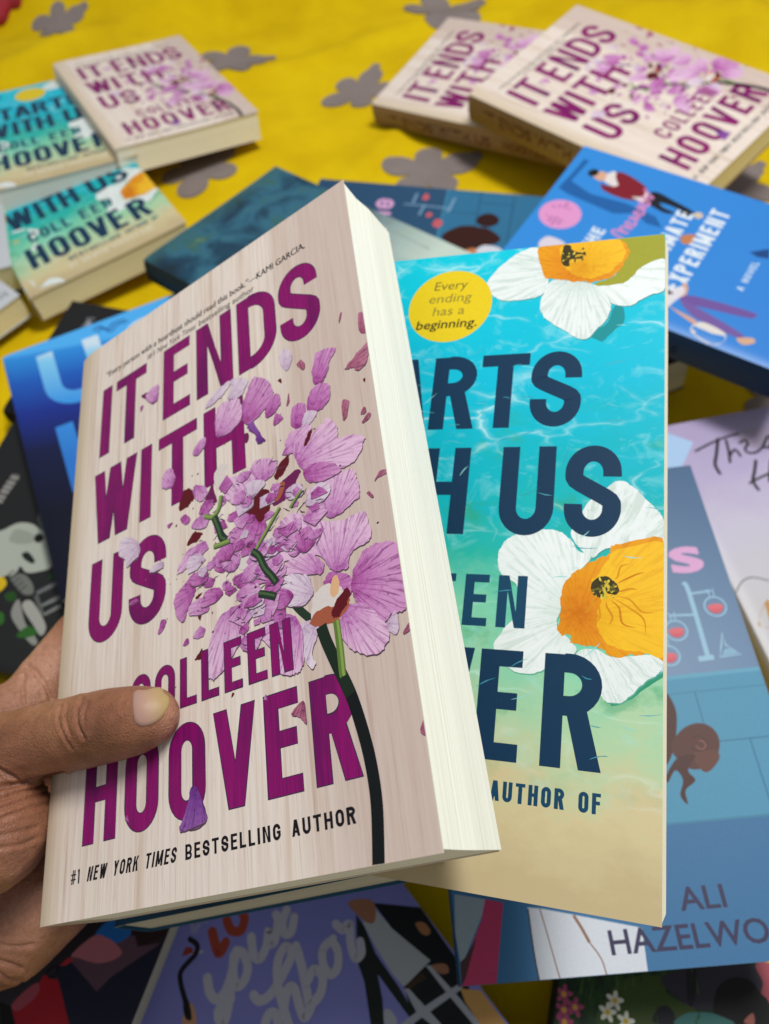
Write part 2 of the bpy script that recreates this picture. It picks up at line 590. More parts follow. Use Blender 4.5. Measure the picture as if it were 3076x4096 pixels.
# ------------------------------------------------------------------ measured poses (metres, radians) and print shapes (millimetres on each cover)
POSE = {
    'C': ([-0.18669, 0.75863, -0.39116, 0.44486, -0.10381, 0.05195], 0.136, 0.208),
    'D': ([-0.28541, 0.71757, -0.397, 0.33496, -0.1097, 0.00398], 0.136, 0.208),
    'E': ([-0.24434, 0.59606, -0.39781, 0.47787, -0.05097, -0.08871], 0.136, 0.208),
    'H': ([0.2305, 0.60043, -0.34907, 0.70254, 0.06666, -0.10303], 0.1442, 0.2205),
    'G': ([0.14531, 0.69803, -0.37994, 0.86327, 0.03141, -0.18957], 0.136, 0.208),
    'I': ([0.20149, 0.38249, -0.3277, 0.89591, 0.05342, -0.04852], 0.1267, 0.1949),
    'J': ([-0.02251, 0.43586, -0.35878, 0.87442, -0.03901, 0.07609], 0.1443, 0.2193),
    'K': ([0.05562, 0.46589, -0.375, 1.29396, 0.00138, 0.00493], 0.14, 0.21),
    'M': ([-0.1552, 0.31896, -0.372, 0.34606, 0.00369, -0.03159], 0.136, 0.208),
    'N': ([-0.16591, 0.25642, -0.394, 1.27357, 0.00044, -0.00014], 0.2, 0.21),
    'O': ([0.25407, 0.19114, -0.385, 0.11168, 0.0002, -0.00186], 0.136, 0.208),
    'T': ([0.079, 0.21287, -0.36, -0.61347, -0.00922, -0.01278], 0.12, 0.185),
    'P': ([0.0821, 0.1044, -0.31923, -0.01047, 0.01371, -0.06401], 0.14, 0.21),
    'U': ([0.12492, 0.40345, -0.396, 0.32529, -0.15765, -0.0473], 0.125, 0.18),
    'Q': ([-0.03868, -0.03242, -0.39, 0.60415, 2e-05, 1e-05], 0.136, 0.208),
    'R': ([0.09481, -0.09346, -0.39, -0.347, 0.00121, -0.00044], 0.136, 0.208),
    'F2': ([-0.38734, 0.50525, -0.397, 0.78449, 0.01698, -0.01734], 0.136, 0.208),
    'F1': ([-0.37398, 0.59974, -0.397, 0.27348, -0.0003, 0.00105], 0.136, 0.208),
    'hero': ([-0.05687, 0.12746, -0.19828, 0.04899, 0.0999, -0.54864], 0.136, 0.208),
    'B': ([0.0162, 0.1253, -0.2069, -0.2256, 0.1537, -0.2723], 0.136, 0.208),
    'S': ([-0.20616, -0.02236, -0.375, -0.37911, -9e-05, 3e-05], 0.136, 0.208),
    'L': ([-0.16483, 0.39529, -0.405, 1.22799, 0.02231, 0.01045], 0.11, 0.172),
    'X': ([-0.04646, 0.13177, -0.26439, -0.0301, -0.0844, -0.55151], 0.136, 0.208),
}
DATA = {
    'hero': [
        ["p0",[[70.5,147.0],[73.7,150.6],[79.2,152.6],[82.3,152.1],[79.1,148.6],[74.6,147.3]]],
        ["p0",[[82.3,152.5],[89.6,149.3],[87.7,144.8],[85.0,143.8],[80.7,145.7],[82.2,149.3]]],
        ["p1",[[75.8,143.8],[79.8,145.0],[85.8,142.6],[85.8,134.1],[76.8,132.4],[74.7,136.5]]],
        ["p2",[[86.3,135.4],[88.0,142.3],[91.7,147.8],[94.2,147.2],[97.7,144.1],[99.8,139.1],[98.3,135.3],[93.6,132.4],[88.6,131.5]]],
        ["p2",[[96.2,133.4],[100.5,137.2],[102.6,133.8],[100.8,131.0],[97.1,129.9]]],
        ["p2",[[99.2,125.9],[100.3,129.8],[103.0,126.6]]],
        ["p3",[[88.6,130.4],[91.1,131.4],[94.0,124.8],[95.4,122.0],[92.2,122.8],[91.6,126.0]]],
        ["p2",[[116.0,140.1],[118.3,143.8],[124.8,141.5],[122.2,138.1],[119.8,132.8],[116.0,132.6],[115.3,136.7]]],
        ["p2",[[113.9,130.8],[117.8,132.0],[121.2,129.1],[119.9,124.0],[115.3,122.8],[112.2,125.1]]],
        ["p2",[[105.8,124.8],[106.9,128.6],[110.0,128.8],[111.7,126.9],[110.9,122.9],[109.1,120.3],[106.2,121.7]]],
        ["p0",[[110.0,121.3],[111.8,124.6],[115.7,122.6],[113.6,120.2],[110.9,119.0]]],
        ["p1",[[102.7,115.7],[104.5,119.7],[109.1,120.3],[112.8,119.2],[112.4,115.2],[105.5,113.0],[101.8,114.0]]],
        ["p1",[[109.2,105.2],[105.6,114.3],[112.4,115.9],[116.6,117.3],[119.6,118.5],[122.2,113.8],[122.1,110.1],[126.2,109.2],[130.4,106.8],[129.8,104.1],[127.0,100.6],[121.9,100.1],[116.3,104.6]]],
        ["p1",[[109.9,98.3],[117.0,98.5],[123.8,98.9],[126.0,97.6],[126.8,94.1],[126.8,89.3],[123.7,88.1],[120.3,86.8],[116.3,86.9],[113.2,89.7],[110.7,92.3]]],
        ["p2",[[108.8,105.4],[116.3,104.9],[121.9,100.1],[117.7,98.8],[110.9,100.5]]],
        ["p1",[[88.8,112.3],[90.2,116.5],[95.0,115.8],[99.4,112.4],[97.6,109.0],[92.9,108.4]]],
        ["p1",[[78.7,114.6],[82.1,115.2],[89.2,112.8],[90.5,107.4],[89.3,101.1],[83.9,103.4],[78.5,109.0]]],
        ["p1",[[97.7,90.6],[100.8,93.2],[106.5,92.2],[114.2,86.6],[121.3,84.3],[127.1,84.4],[128.8,78.4],[127.8,75.4],[121.9,74.2],[120.2,70.4],[115.2,71.6],[111.8,76.8],[102.5,79.0],[94.1,82.1],[91.8,85.4]]],
        ["p2",[[74.2,89.3],[77.1,94.1],[82.9,97.8],[91.4,97.0],[94.1,92.0],[88.6,87.8],[79.3,86.8]]],
        ["p2",[[80.6,81.4],[88.2,81.8],[93.3,81.1],[96.2,76.5],[90.1,76.3],[82.7,77.6]]],
        ["p2",[[72.2,90.0],[74.6,91.1],[77.7,87.4],[76.8,84.5],[73.3,86.4]]],
        ["p1",[[82.7,77.0],[87.9,77.0],[90.7,74.8],[87.5,70.6],[81.8,74.3]]],
        ["p1",[[98.0,76.5],[101.8,79.3],[109.3,78.3],[112.9,74.1],[111.3,71.8],[104.8,74.1]]],
        ["p0",[[95.6,73.2],[102.1,75.0],[107.9,71.8],[108.0,66.2],[102.6,65.2],[97.4,68.5]]],
        ["w",[[82.3,85.7],[84.7,88.0],[88.4,85.4],[89.0,82.1],[83.7,82.7]]],
        ["p2",[[112.2,68.7],[115.1,71.0],[121.3,67.2],[120.5,63.1],[118.1,63.9],[113.9,66.4]]],
        ["p0",[[100.7,59.1],[106.1,60.2],[109.7,56.9],[106.5,51.6],[107.5,48.2],[105.5,47.7],[103.4,52.5]]],
        ["p1",[[89.2,62.1],[94.2,63.9],[98.5,64.8],[103.5,60.5],[103.9,51.3],[102.6,48.0],[99.7,47.5],[95.8,49.1],[93.6,55.3]]],
        ["p1",[[69.4,56.5],[69.5,60.4],[70.8,65.3],[74.8,71.1],[80.2,72.4],[86.1,71.4],[85.5,66.0],[81.9,60.8],[73.9,54.1],[70.5,54.2]]],
        ["p2",[[121.1,62.9],[121.3,67.2],[124.9,72.6],[128.8,73.9],[133.5,73.0],[136.8,71.2],[138.7,68.8],[138.9,64.7],[138.8,60.0],[136.6,54.7],[133.4,53.7],[131.4,54.1],[128.8,52.1],[126.5,53.8],[124.5,57.0],[122.0,60.5]]],
        ["p0",[[130.3,52.6],[132.9,54.4],[133.0,49.8],[131.5,48.8],[129.6,51.4]]],
        ["p1",[[116.3,57.0],[119.5,60.2],[123.7,59.4],[127.3,55.6],[130.3,50.2],[128.9,47.1],[125.8,45.5],[120.3,47.6],[116.9,51.6]]],
        ["w",[[107.4,60.3],[109.4,66.8],[114.1,68.0],[118.2,65.0],[119.5,60.2],[113.6,57.9]]],
        ["o",[[106.7,59.5],[110.2,62.1],[115.9,61.4],[119.3,63.5],[119.5,60.2],[115.4,57.3],[109.1,57.9]]],
        ["r",[[113.8,59.9],[116.1,63.0],[119.8,65.0],[119.9,62.2],[117.5,59.3],[115.2,58.1]]],
        ["y",[[114.1,65.2],[114.8,68.3],[116.3,69.8],[117.3,68.0],[116.8,64.9],[115.2,63.8]]],
        ["p1",[[57.1,91.2],[60.6,96.3],[68.2,97.8],[70.5,94.9],[65.6,92.4],[58.8,90.9]]],
        ["r",[[61.6,99.1],[64.5,102.3],[68.3,100.5],[65.7,98.7]]],
        ["p2",[[56.3,83.3],[61.4,86.7],[64.8,88.5],[65.1,82.9],[62.6,78.7],[59.7,74.3],[56.4,78.2]]],
        ["r",[[57.9,113.0],[59.7,118.8],[62.0,119.3],[64.4,117.6],[64.6,114.2],[61.5,112.6]]],
        ["p1",[[64.2,117.3],[66.0,119.1],[70.3,116.1],[69.8,112.7],[66.7,112.6]]],
        ["r",[[86.1,99.8],[89.6,105.1],[93.5,105.7],[96.4,103.2],[96.1,99.0],[92.4,95.1],[89.2,98.2]]],
        ["r",[[97.9,107.9],[100.8,111.7],[104.3,112.5],[102.9,108.7],[100.0,106.5]]],
        ["m",[[96.2,100.9],[99.5,104.2],[104.9,106.4],[107.8,105.8],[105.2,101.7],[101.3,98.5],[97.5,98.4]]],
        ["o",[[97.0,101.9],[98.8,104.5],[101.8,104.5],[100.7,101.0],[98.4,99.4]]],
        ["m",[[104.2,98.8],[106.0,102.0],[108.3,100.3],[107.1,98.3]]],
        ["r",[[110.0,113.6],[111.8,116.9],[113.3,117.2],[112.3,114.5],[110.7,112.9]]],
        ["m",[[69.3,110.8],[72.0,115.4],[72.9,117.1],[74.0,112.4],[74.8,109.2],[71.8,109.4]]],
        ["w",[[73.7,116.8],[75.6,121.8],[79.8,120.6],[78.0,117.1],[76.9,111.8]]],
        ["p0",[[103.1,149.8],[104.5,152.2],[106.5,151.8],[108.4,148.4],[107.5,144.9],[105.8,143.4],[104.0,146.1]]],
        ["rp",[[109.8,143.6],[111.8,144.4],[113.0,141.8],[112.2,140.1],[110.8,141.9]]],
        ["rp",[[127.0,132.1],[129.7,133.8],[133.2,135.9],[136.5,136.9],[135.6,131.9],[132.2,128.9],[129.4,131.4]]],
        ["rp",[[134.3,149.3],[136.9,147.2],[137.4,141.2],[134.0,142.1]]],
        ["rp",[[132.0,91.6],[133.9,93.8],[136.2,93.4],[135.9,92.3],[133.3,92.2]]],
        ["rp",[[136.7,91.6],[138.7,92.8],[138.9,90.0],[137.4,90.4]]],
        ["rp",[[124.9,121.5],[127.1,120.4],[125.6,115.5],[124.4,115.6]]],
        ["rp",[[130.5,114.0],[131.8,116.1],[132.4,114.1]]],
        ["rp",[[130.5,111.4],[133.1,113.4],[133.6,112.1],[131.8,111.0]]],
        ["rp",[[136.2,118.2],[137.5,119.2],[137.8,116.0]]],
        ["rp",[[129.1,89.2],[130.0,89.2],[131.0,87.2],[130.1,87.4]]],
        ["rp",[[133.9,48.3],[135.6,50.3],[136.8,50.1],[135.6,48.5]]],
        ["r",[[132.7,124.9],[133.5,125.4],[133.4,123.9]]],
        ["r",[[102.0,141.4],[103.2,141.8],[103.5,139.8]]],
        ["rp",[[127.1,150.6],[128.2,153.5],[128.5,152.9],[127.5,150.2]]],
        ["rp",[[104.7,130.5],[105.8,134.7],[105.9,131.3]]],
        ["p1",[[64.3,131.5],[66.1,134.4],[69.8,135.8],[70.2,132.9],[67.0,130.2]]],
        ["r",[[65.1,80.4],[67.1,81.0],[68.1,80.9],[65.9,79.5]]],
        ["r",[[66.0,73.9],[66.7,76.8],[68.0,76.4],[67.1,72.6]]],
        ["p2",[[59.7,67.0],[61.3,68.7],[62.3,67.8],[61.5,66.7]]],
        ["r",[[64.5,61.3],[66.0,62.6],[67.6,63.8],[67.6,61.0],[65.6,60.9]]],
        ["m",[[86.7,126.1],[87.7,128.6],[89.2,127.1],[88.3,124.7]]],
        ["p1",[[49.4,125.9],[50.9,130.2],[53.9,130.9],[56.0,127.1],[55.0,123.5],[52.0,123.5]]],
        ["p2",[[58.5,109.4],[60.9,110.3],[63.1,107.6],[60.9,106.5]]],
        ["p2",[[52.7,109.8],[55.1,109.6],[53.2,108.3]]],
        ["p0",[[28.9,109.9],[30.1,112.7],[32.8,112.9],[36.5,111.0],[39.5,107.6],[39.1,103.4],[36.2,102.6],[33.7,101.4],[32.7,104.6],[29.7,106.9]]],
        ["p0",[[44.7,95.8],[46.6,97.7],[50.9,97.2],[50.5,95.2],[46.6,95.1]]],
        ["p2",[[49.0,73.9],[50.4,77.6],[52.7,76.9],[50.9,74.1]]],
        ["p2",[[35.1,87.7],[38.0,88.9],[40.0,87.6],[37.1,87.1]]],
        ["rp",[[98.5,37.7],[102.6,40.0],[103.0,34.1],[101.2,36.1]]],
        ["r",[[78.2,46.9],[78.8,48.2],[79.4,47.5]]],
        ["p1",[[89.5,43.5],[90.4,44.7],[90.8,43.2]]],
        ["p1",[[40.3,168.3],[44.2,170.0],[47.5,169.2],[46.6,163.0],[43.2,163.4]]],
        ["m",[[38.0,169.5],[41.4,169.1],[40.3,166.8]]],
        ["p2",[[37.6,164.4],[39.3,164.5],[38.2,162.2]]],
        ["p3",[[58.4,17.3],[60.6,20.7],[63.2,27.0],[64.9,26.5],[67.2,22.4],[68.0,17.1],[60.1,16.2]]],
        ["p2",[[36.8,22.9],[37.7,24.2],[38.5,22.0]]],
        ["rp",[[134.8,25.1],[135.6,27.0],[136.9,27.4],[137.6,25.0],[135.8,24.2]]],
    ],
    'stems': [
        ["g2",1.6,[[69.2,106.3],[73.0,104.6],[75.5,106.8],[76.5,110.6]]],
        ["g1",2.6,[[73.4,104.3],[75.3,99.4],[76.4,96.0],[78.1,94.7]]],
        ["g2",1.1,[[99.3,97.0],[95.7,93.3],[92.5,90.1],[89.6,87.1]]],
        ["g1",2.4,[[88.1,87.1],[90.6,84.6],[92.5,80.2],[94.8,77.0],[96.4,74.4]]],
        ["g2",1.6,[[73.1,94.3],[75.5,94.0],[79.5,93.8]]],
        ["g2",1.0,[[103.2,95.4],[105.6,97.6],[107.9,99.2]]],
        ["g1",2.2,[[89.9,73.3],[92.7,72.1],[95.8,70.5]]],
    ],
    'main': [[110.2,57.5],[111.4,53.1],[114.2,45.6],[117.2,37.9],[119.4,29.1],[120.7,21.0],[121.0,11.9],[119.7,0.0]],
    'branch': [[73.4,104.6],[75.3,98.8],[78.1,94.7],[83.3,90.3],[88.1,86.7],[92.5,80.2],[96.4,74.4],[102.6,65.4],[106.8,60.5],[109.9,56.3]],
    'ls': [[115.2,57.5],[115.4,50.1],[115.4,44.1],[115.6,42.9]],
    'B': [
        ["ol",[[119.7,207.7],[135.2,208.0],[135.9,197.1],[128.9,194.1],[123.0,188.5],[115.2,188.7],[112.9,189.9],[120.1,193.0],[124.3,203.1]]],
        ["sh",[[113.3,169.8],[115.7,172.3],[118.4,174.7],[120.4,180.6],[123.2,179.7],[123.5,174.3],[121.2,171.9],[118.8,169.4],[117.0,167.4],[114.8,168.4]]],
        ["w1",[[76.6,193.7],[77.9,196.9],[81.0,201.0],[87.4,206.3],[94.0,207.3],[96.4,197.8],[98.4,193.3],[96.9,188.4],[94.6,186.9],[90.5,186.2],[83.3,186.4],[79.2,189.1]]],
        ["w2",[[106.0,191.7],[115.2,189.3],[122.9,189.6],[126.2,192.3],[128.9,195.5],[135.9,197.5],[135.9,186.2],[130.6,183.7],[125.3,180.5],[120.4,181.4],[114.8,184.5]]],
        ["w1",[[95.9,182.9],[96.9,188.4],[99.6,193.1],[106.6,192.0],[112.9,190.3],[118.1,184.2],[119.2,180.0],[117.8,175.5],[115.7,173.0],[110.9,168.5],[104.6,172.5],[98.7,177.1],[96.8,180.0]]],
        ["o1",[[94.3,207.6],[101.8,207.9],[120.0,207.6],[124.3,203.8],[124.5,201.3],[123.3,198.3],[120.1,193.0],[112.9,190.8],[110.0,191.6],[106.6,191.8],[100.7,193.6],[96.5,195.6]]],
        ["o2",[[103.5,207.9],[120.0,207.6],[123.2,202.5],[122.2,198.4],[117.8,194.0],[111.1,192.6],[105.2,196.1],[102.1,201.5]]],
        ["k",[[102.4,200.0],[102.7,206.9],[105.0,207.1],[106.0,204.7],[110.4,203.0],[106.7,202.8],[109.7,201.0],[105.3,201.1],[104.9,198.3]]],
        ["w1",[[109.9,101.3],[110.7,104.6],[112.1,106.6],[115.2,112.0],[119.9,116.0],[123.4,118.2],[127.0,116.4],[131.7,111.4],[137.2,104.4],[137.2,97.5],[121.6,97.0],[115.9,93.7],[110.9,98.7]]],
        ["w2",[[88.7,91.5],[88.9,95.4],[91.1,98.9],[96.0,101.3],[101.0,102.1],[105.9,101.8],[109.7,99.3],[112.5,95.5],[115.9,93.7],[110.3,85.9],[107.8,77.1],[107.4,72.2],[111.1,68.8],[112.9,65.7],[108.5,63.0],[103.4,59.5],[98.2,58.5],[94.0,59.9],[89.4,65.2],[92.0,70.9],[95.3,75.1],[97.2,79.0],[94.7,84.6],[90.1,87.6]]],
        ["gd",[[122.8,52.3],[128.1,55.8],[131.2,59.4],[137.3,63.5],[137.3,61.6],[132.3,57.8],[128.1,54.1],[123.9,51.8]]],
        ["w1",[[112.9,65.4],[117.9,66.9],[123.6,65.0],[137.3,66.9],[137.3,63.5],[133.9,60.7],[130.7,58.2],[128.1,55.2],[124.9,52.6],[120.6,53.2],[118.8,57.2],[116.4,61.6]]],
        ["o1",[[121.1,94.8],[121.3,97.0],[123.9,98.0],[137.2,98.4],[137.3,66.9],[133.3,66.6],[127.9,65.8],[123.0,64.8],[120.2,66.8],[116.8,67.6],[111.7,68.0],[111.1,70.6],[108.7,70.2],[107.4,72.2],[108.1,76.5],[107.8,82.0],[109.6,87.1],[113.6,90.7],[117.1,93.1]]],
        ["o2",[[121.7,95.1],[124.5,96.5],[137.2,97.1],[137.3,67.7],[131.1,67.0],[124.0,67.4],[119.5,70.6],[118.2,76.4],[119.2,81.3],[116.2,85.5],[118.9,90.0]]],
        ["k",[[116.2,84.9],[117.3,87.1],[120.1,88.2],[123.0,86.4],[124.1,84.0],[122.8,82.7],[120.8,83.3],[119.2,81.6],[117.1,82.8]]],
        ["y",[[118.8,84.1],[120.2,85.7],[122.5,84.6],[122.8,83.4],[120.8,83.3],[120.3,81.5],[119.2,82.0]]],
    ],
    'q': {
        'Q': {"y1":[[45.0,174.5],[42.9,168.8],[44.4,164.7],[49.6,165.7],[55.5,170.0]],"y2":[[58.9,174.3],[52.8,166.5],[46.3,159.4],[41.9,156.1],[40.8,158.8],[43.4,161.5],[48.9,161.2]],"o":[[60.4,174.5],[55.7,169.9],[53.4,163.9],[57.1,163.2],[61.2,166.5],[62.6,172.2],[60.7,175.0]],"u":[[69.0,175.3],[66.1,169.0],[67.3,165.8],[72.4,168.0],[76.6,172.3],[74.6,168.1],[76.3,167.2],[82.4,173.1],[82.9,175.5]],"r":[[87.8,173.9],[83.5,171.0],[81.6,166.9],[84.3,165.5],[88.7,169.2]],"h":[[57.4,156.1],[58.4,152.6],[64.0,151.7],[73.8,155.1],[79.5,158.4],[78.8,162.2],[73.4,160.1],[68.5,153.6],[65.0,144.1],[62.8,136.1]],"hh":[[64.6,143.3],[70.3,148.3],[72.7,146.8],[70.7,140.0],[70.1,135.4],[74.7,136.7]],"b":[[82.8,159.4],[79.7,150.3],[76.1,141.8],[74.8,137.7],[80.6,138.1],[85.0,142.5],[83.7,147.0],[79.2,145.5]],"oo":[[97.4,151.1],[91.6,150.8],[88.0,145.8],[88.3,140.9],[92.3,141.1],[96.2,146.1],[96.4,151.0]],"rr":[[101.9,154.9],[103.0,151.1],[106.6,151.1],[102.4,144.6],[100.6,138.9],[103.8,138.7],[106.1,142.5]],"g":[[54.0,143.3],[58.6,146.0],[61.0,144.1],[59.1,139.1]],"oth":[[51.2,197.5],[49.6,193.9],[52.8,194.7],[53.7,196.1],[56.7,194.2]],"L":[[56.3,188.4],[54.0,179.5],[58.8,180.9]],"O":[[64.2,188.6],[63.4,183.6],[66.6,180.5],[70.4,183.0],[71.3,185.7]],"dots":[[43.6,188.0],[45.5,186.3],[48.5,184.6]],"wand":[[46.8,192.4],[48.1,188.4],[45.7,185.7],[37.6,184.3],[34.9,180.8],[32.9,173.5],[31.5,170.3]],"wandtip":[[32.0,173.7],[34.1,172.6],[31.6,165.9],[29.6,168.1]],"heart":[[40.4,188.9],[43.5,191.0],[45.9,189.0],[45.2,186.7]],"hand":[[27.6,166.8],[29.9,169.5],[34.8,170.9],[32.3,162.9]],"suit":[[111.4,152.3],[111.4,146.2],[108.6,134.3],[108.6,118.2],[107.5,105.8],[105.0,107.2],[104.4,127.9],[100.3,119.4],[94.8,111.6],[90.5,115.2],[98.0,129.2],[100.3,136.9]],"suit2":[[120.2,151.1],[136.9,135.6],[135.0,111.0],[127.1,105.4],[125.7,117.0],[120.5,137.1]],"shirt":[[111.7,147.7],[119.5,149.1],[120.5,137.1],[125.7,117.0],[110.3,116.8],[109.5,123.8],[110.2,136.3]],"skin":[[111.4,158.4],[119.9,153.2],[119.7,148.1],[115.7,144.4],[112.7,147.8]],"dark":[[110.3,116.8],[125.7,117.0],[135.6,110.5],[127.3,83.7],[104.5,102.3]],"belt":[[110.0,117.0],[120.0,116.0],[120.1,112.7],[115.5,114.1],[111.1,114.5]],"pl1":[[109.9,116.3],[111.5,115.0],[112.8,105.4],[114.0,96.1],[110.9,97.8],[108.5,105.8]],"pl2":[[122.8,117.0],[124.5,115.6],[126.3,98.2],[127.0,85.4],[124.5,86.8],[123.3,102.2]],"pl3":[[99.8,107.6],[109.8,106.3],[131.9,102.2],[129.3,100.4],[114.2,102.7],[102.7,104.5]],"orange":[[128.8,100.9],[135.3,94.8],[135.3,78.0],[126.6,85.0],[127.2,96.0]],"hand2":[[130.0,132.2],[133.1,130.1],[133.3,125.7],[130.9,125.2],[129.4,128.0]],"hand3":[[124.7,115.3],[129.9,111.9],[129.0,108.6],[125.8,110.5]],"blob":[[98.2,115.7],[100.4,113.9],[100.0,108.9],[96.1,109.8],[95.6,112.5]]},
        'S': {"red":[[83.3,143.8],[90.4,152.0],[90.8,157.6],[98.1,157.7],[102.4,153.4],[110.6,145.3],[89.1,137.4]],"redl":[[83.4,144.1],[87.1,151.5],[90.3,154.3],[92.2,151.2],[90.2,146.4],[86.5,142.5]],"navy":[[95.2,161.6],[98.8,166.0],[116.1,159.0],[119.6,165.7],[135.8,184.7],[136.6,191.9],[137.6,177.5],[136.1,152.4],[111.0,144.7],[99.5,156.3]],"mauve":[[98.3,166.9],[107.0,177.9],[122.3,182.6],[125.3,179.1],[134.6,183.4],[132.0,176.7],[116.2,158.8],[99.0,165.6]],"pink":[[98.9,168.0],[104.8,177.2],[111.1,178.2],[117.5,176.6],[119.8,174.4],[116.8,171.1],[111.0,168.3],[102.7,167.7]],"blue":[[105.1,177.8],[108.4,184.4],[115.3,185.4],[120.3,182.9],[115.7,177.6],[110.4,178.4]],"dark":[[119.6,184.2],[136.1,192.8],[137.6,187.2],[125.9,179.2]],"mask":[[91.5,158.5],[93.4,161.5],[95.7,161.7],[95.8,158.4],[93.2,157.6]],"red2":[[95.8,162.7],[98.0,166.3],[100.9,166.7],[98.4,163.5]],"dk2":[[77.9,143.5],[83.5,143.4],[89.3,137.9],[82.8,135.9]]},
        'P': {"coatL":[[28.0,23.4],[33.1,22.6],[44.5,19.7],[68.2,13.6],[67.0,-0.6],[28.4,-0.6]],"l1":[[32.5,22.5],[33.3,17.7],[35.8,-0.2]],"l2":[[44.5,19.5],[46.8,14.7],[48.5,10.4]],"l3":[[48.5,10.4],[51.6,5.0],[52.5,-0.5]],"edgeL":[[28.2,22.9],[28.0,9.1],[28.4,-0.6]],"grey":[[1.3,30.0],[12.7,27.4],[10.7,21.9],[2.8,9.0],[0.8,7.6],[-0.5,17.3]],"pink":[[12.7,27.4],[19.3,25.7],[13.0,-0.5],[-0.2,-0.1],[5.0,11.5],[10.5,20.8]],"hair":[[0.8,7.6],[2.8,9.0],[7.9,15.1],[2.0,2.3],[0.4,-0.1]],"bow1":[[98.1,96.3],[100.5,95.6],[100.9,88.9],[97.8,79.0],[93.3,71.1],[90.8,71.4]],"bow2":[[95.1,75.2],[100.3,82.1],[107.0,84.8],[112.4,83.4],[114.9,78.9],[113.6,73.3],[108.8,68.0],[100.4,67.2]],"tail":[[90.7,65.7],[96.9,72.0],[104.0,72.3],[99.5,66.8],[101.3,62.7],[96.5,59.3],[96.0,54.1],[94.0,57.6],[96.5,63.2],[94.6,67.2],[90.5,62.8]],"bow3":[[101.1,72.6],[111.4,73.6],[113.0,70.4],[108.2,65.9],[105.2,65.7],[103.2,69.4]],"stand":[[119.5,147.9],[120.8,142.5],[120.4,111.1]],"arm1":[[120.6,142.0],[130.4,142.3]],"arm2":[[120.1,131.9],[109.5,132.7]],"base":[[116.2,111.6],[122.8,111.8]],"fl1":[[126.2,135.7],[129.5,139.4],[132.9,138.4],[134.0,133.8],[132.6,131.4],[129.0,131.4],[126.2,132.7]],"fl2":[[106.3,125.7],[108.6,129.3],[112.2,129.4],[114.6,125.2],[112.9,122.0],[108.7,121.5]],"erl":[[129.5,122.5],[129.1,116.7],[134.2,111.9],[125.3,111.5],[127.1,116.0]],"line1":[[103.1,112.8],[143.8,105.2]],"grout1":[[101.3,104.9],[141.6,104.1]],"grout2":[[116.7,104.2],[115.8,80.5]],"grout3":[[97.6,81.1],[135.9,81.0]],"grout4":[[124.6,79.6],[124.8,72.2]],"split":[[85.9,46.9],[125.2,48.4]]},
        'M': {"U":[[25.3,195.2],[25.7,180.7],[25.9,162.2],[29.3,154.1],[34.6,153.0],[41.0,154.0]],"U2":[[45.7,194.5],[46.8,181.4],[47.3,168.8]],"G":[[69.7,191.0],[59.2,188.0],[55.2,181.5]],"L":[[26.0,143.6],[27.0,118.6],[28.2,101.7]],"scr":[[64.1,201.1],[69.2,203.3],[73.1,197.1],[78.6,201.0],[83.9,201.1],[87.4,201.2]]},
        'N': {"skull":[[78.6,178.8],[86.4,174.1],[91.7,168.1],[92.6,159.8],[89.5,151.7],[88.1,146.7],[82.0,142.7],[75.1,137.7],[67.1,133.5],[62.8,138.6],[60.2,146.7],[63.4,152.5],[58.9,153.4],[55.8,158.1],[55.3,166.3]],"eye":[[84.5,153.6],[87.2,151.7],[84.6,147.2],[80.9,148.6],[81.4,152.0]],"jaw":[[71.7,155.7],[73.4,152.3],[68.6,145.4],[66.5,146.7],[68.8,153.2]],"shade1":[[87.0,167.9],[86.3,156.6],[81.3,152.5],[78.0,157.8],[78.4,167.8]],"neck":[[56.2,156.2],[58.8,148.1],[54.0,139.9],[48.3,136.5],[46.4,140.8],[49.3,147.4]],"arm":[[39.4,139.3],[43.3,135.1],[31.0,119.9],[24.2,119.5],[29.6,127.2]],"arm2":[[33.5,143.4],[42.8,143.1],[29.6,132.2],[21.1,120.4],[18.0,121.9],[25.3,134.1]],"rib1":[[49.6,135.1],[61.4,123.3],[58.3,121.8],[47.6,133.6]],"rib2":[[41.1,129.4],[51.4,119.6],[48.3,117.9],[40.1,128.4]],"rib3":[[36.7,124.7],[45.7,116.8],[43.2,115.5],[36.0,123.1]],"rib4":[[46.3,135.0],[47.9,133.2],[37.3,124.0],[36.0,125.2]],"leaf1":[[63.1,131.4],[68.2,127.6],[61.3,124.3],[58.8,131.4]],"leaf2":[[22.4,133.6],[28.2,129.5],[25.6,122.2],[21.7,126.2],[20.6,131.7]],"leaf3":[[44.0,153.0],[47.0,148.3],[42.5,144.9],[40.6,149.1]],"leaf4":[[32.6,153.1],[32.6,148.0],[27.1,145.1],[25.3,149.2]],"yel":[[52.6,163.8],[54.5,159.5],[50.8,155.3],[45.4,156.8],[45.8,160.2]],"blade":[[96.5,157.9],[105.7,159.7],[90.8,147.8],[88.3,150.9]],"txt":[[104.5,189.2],[112.0,188.6],[119.0,187.8],[126.5,187.1]]},
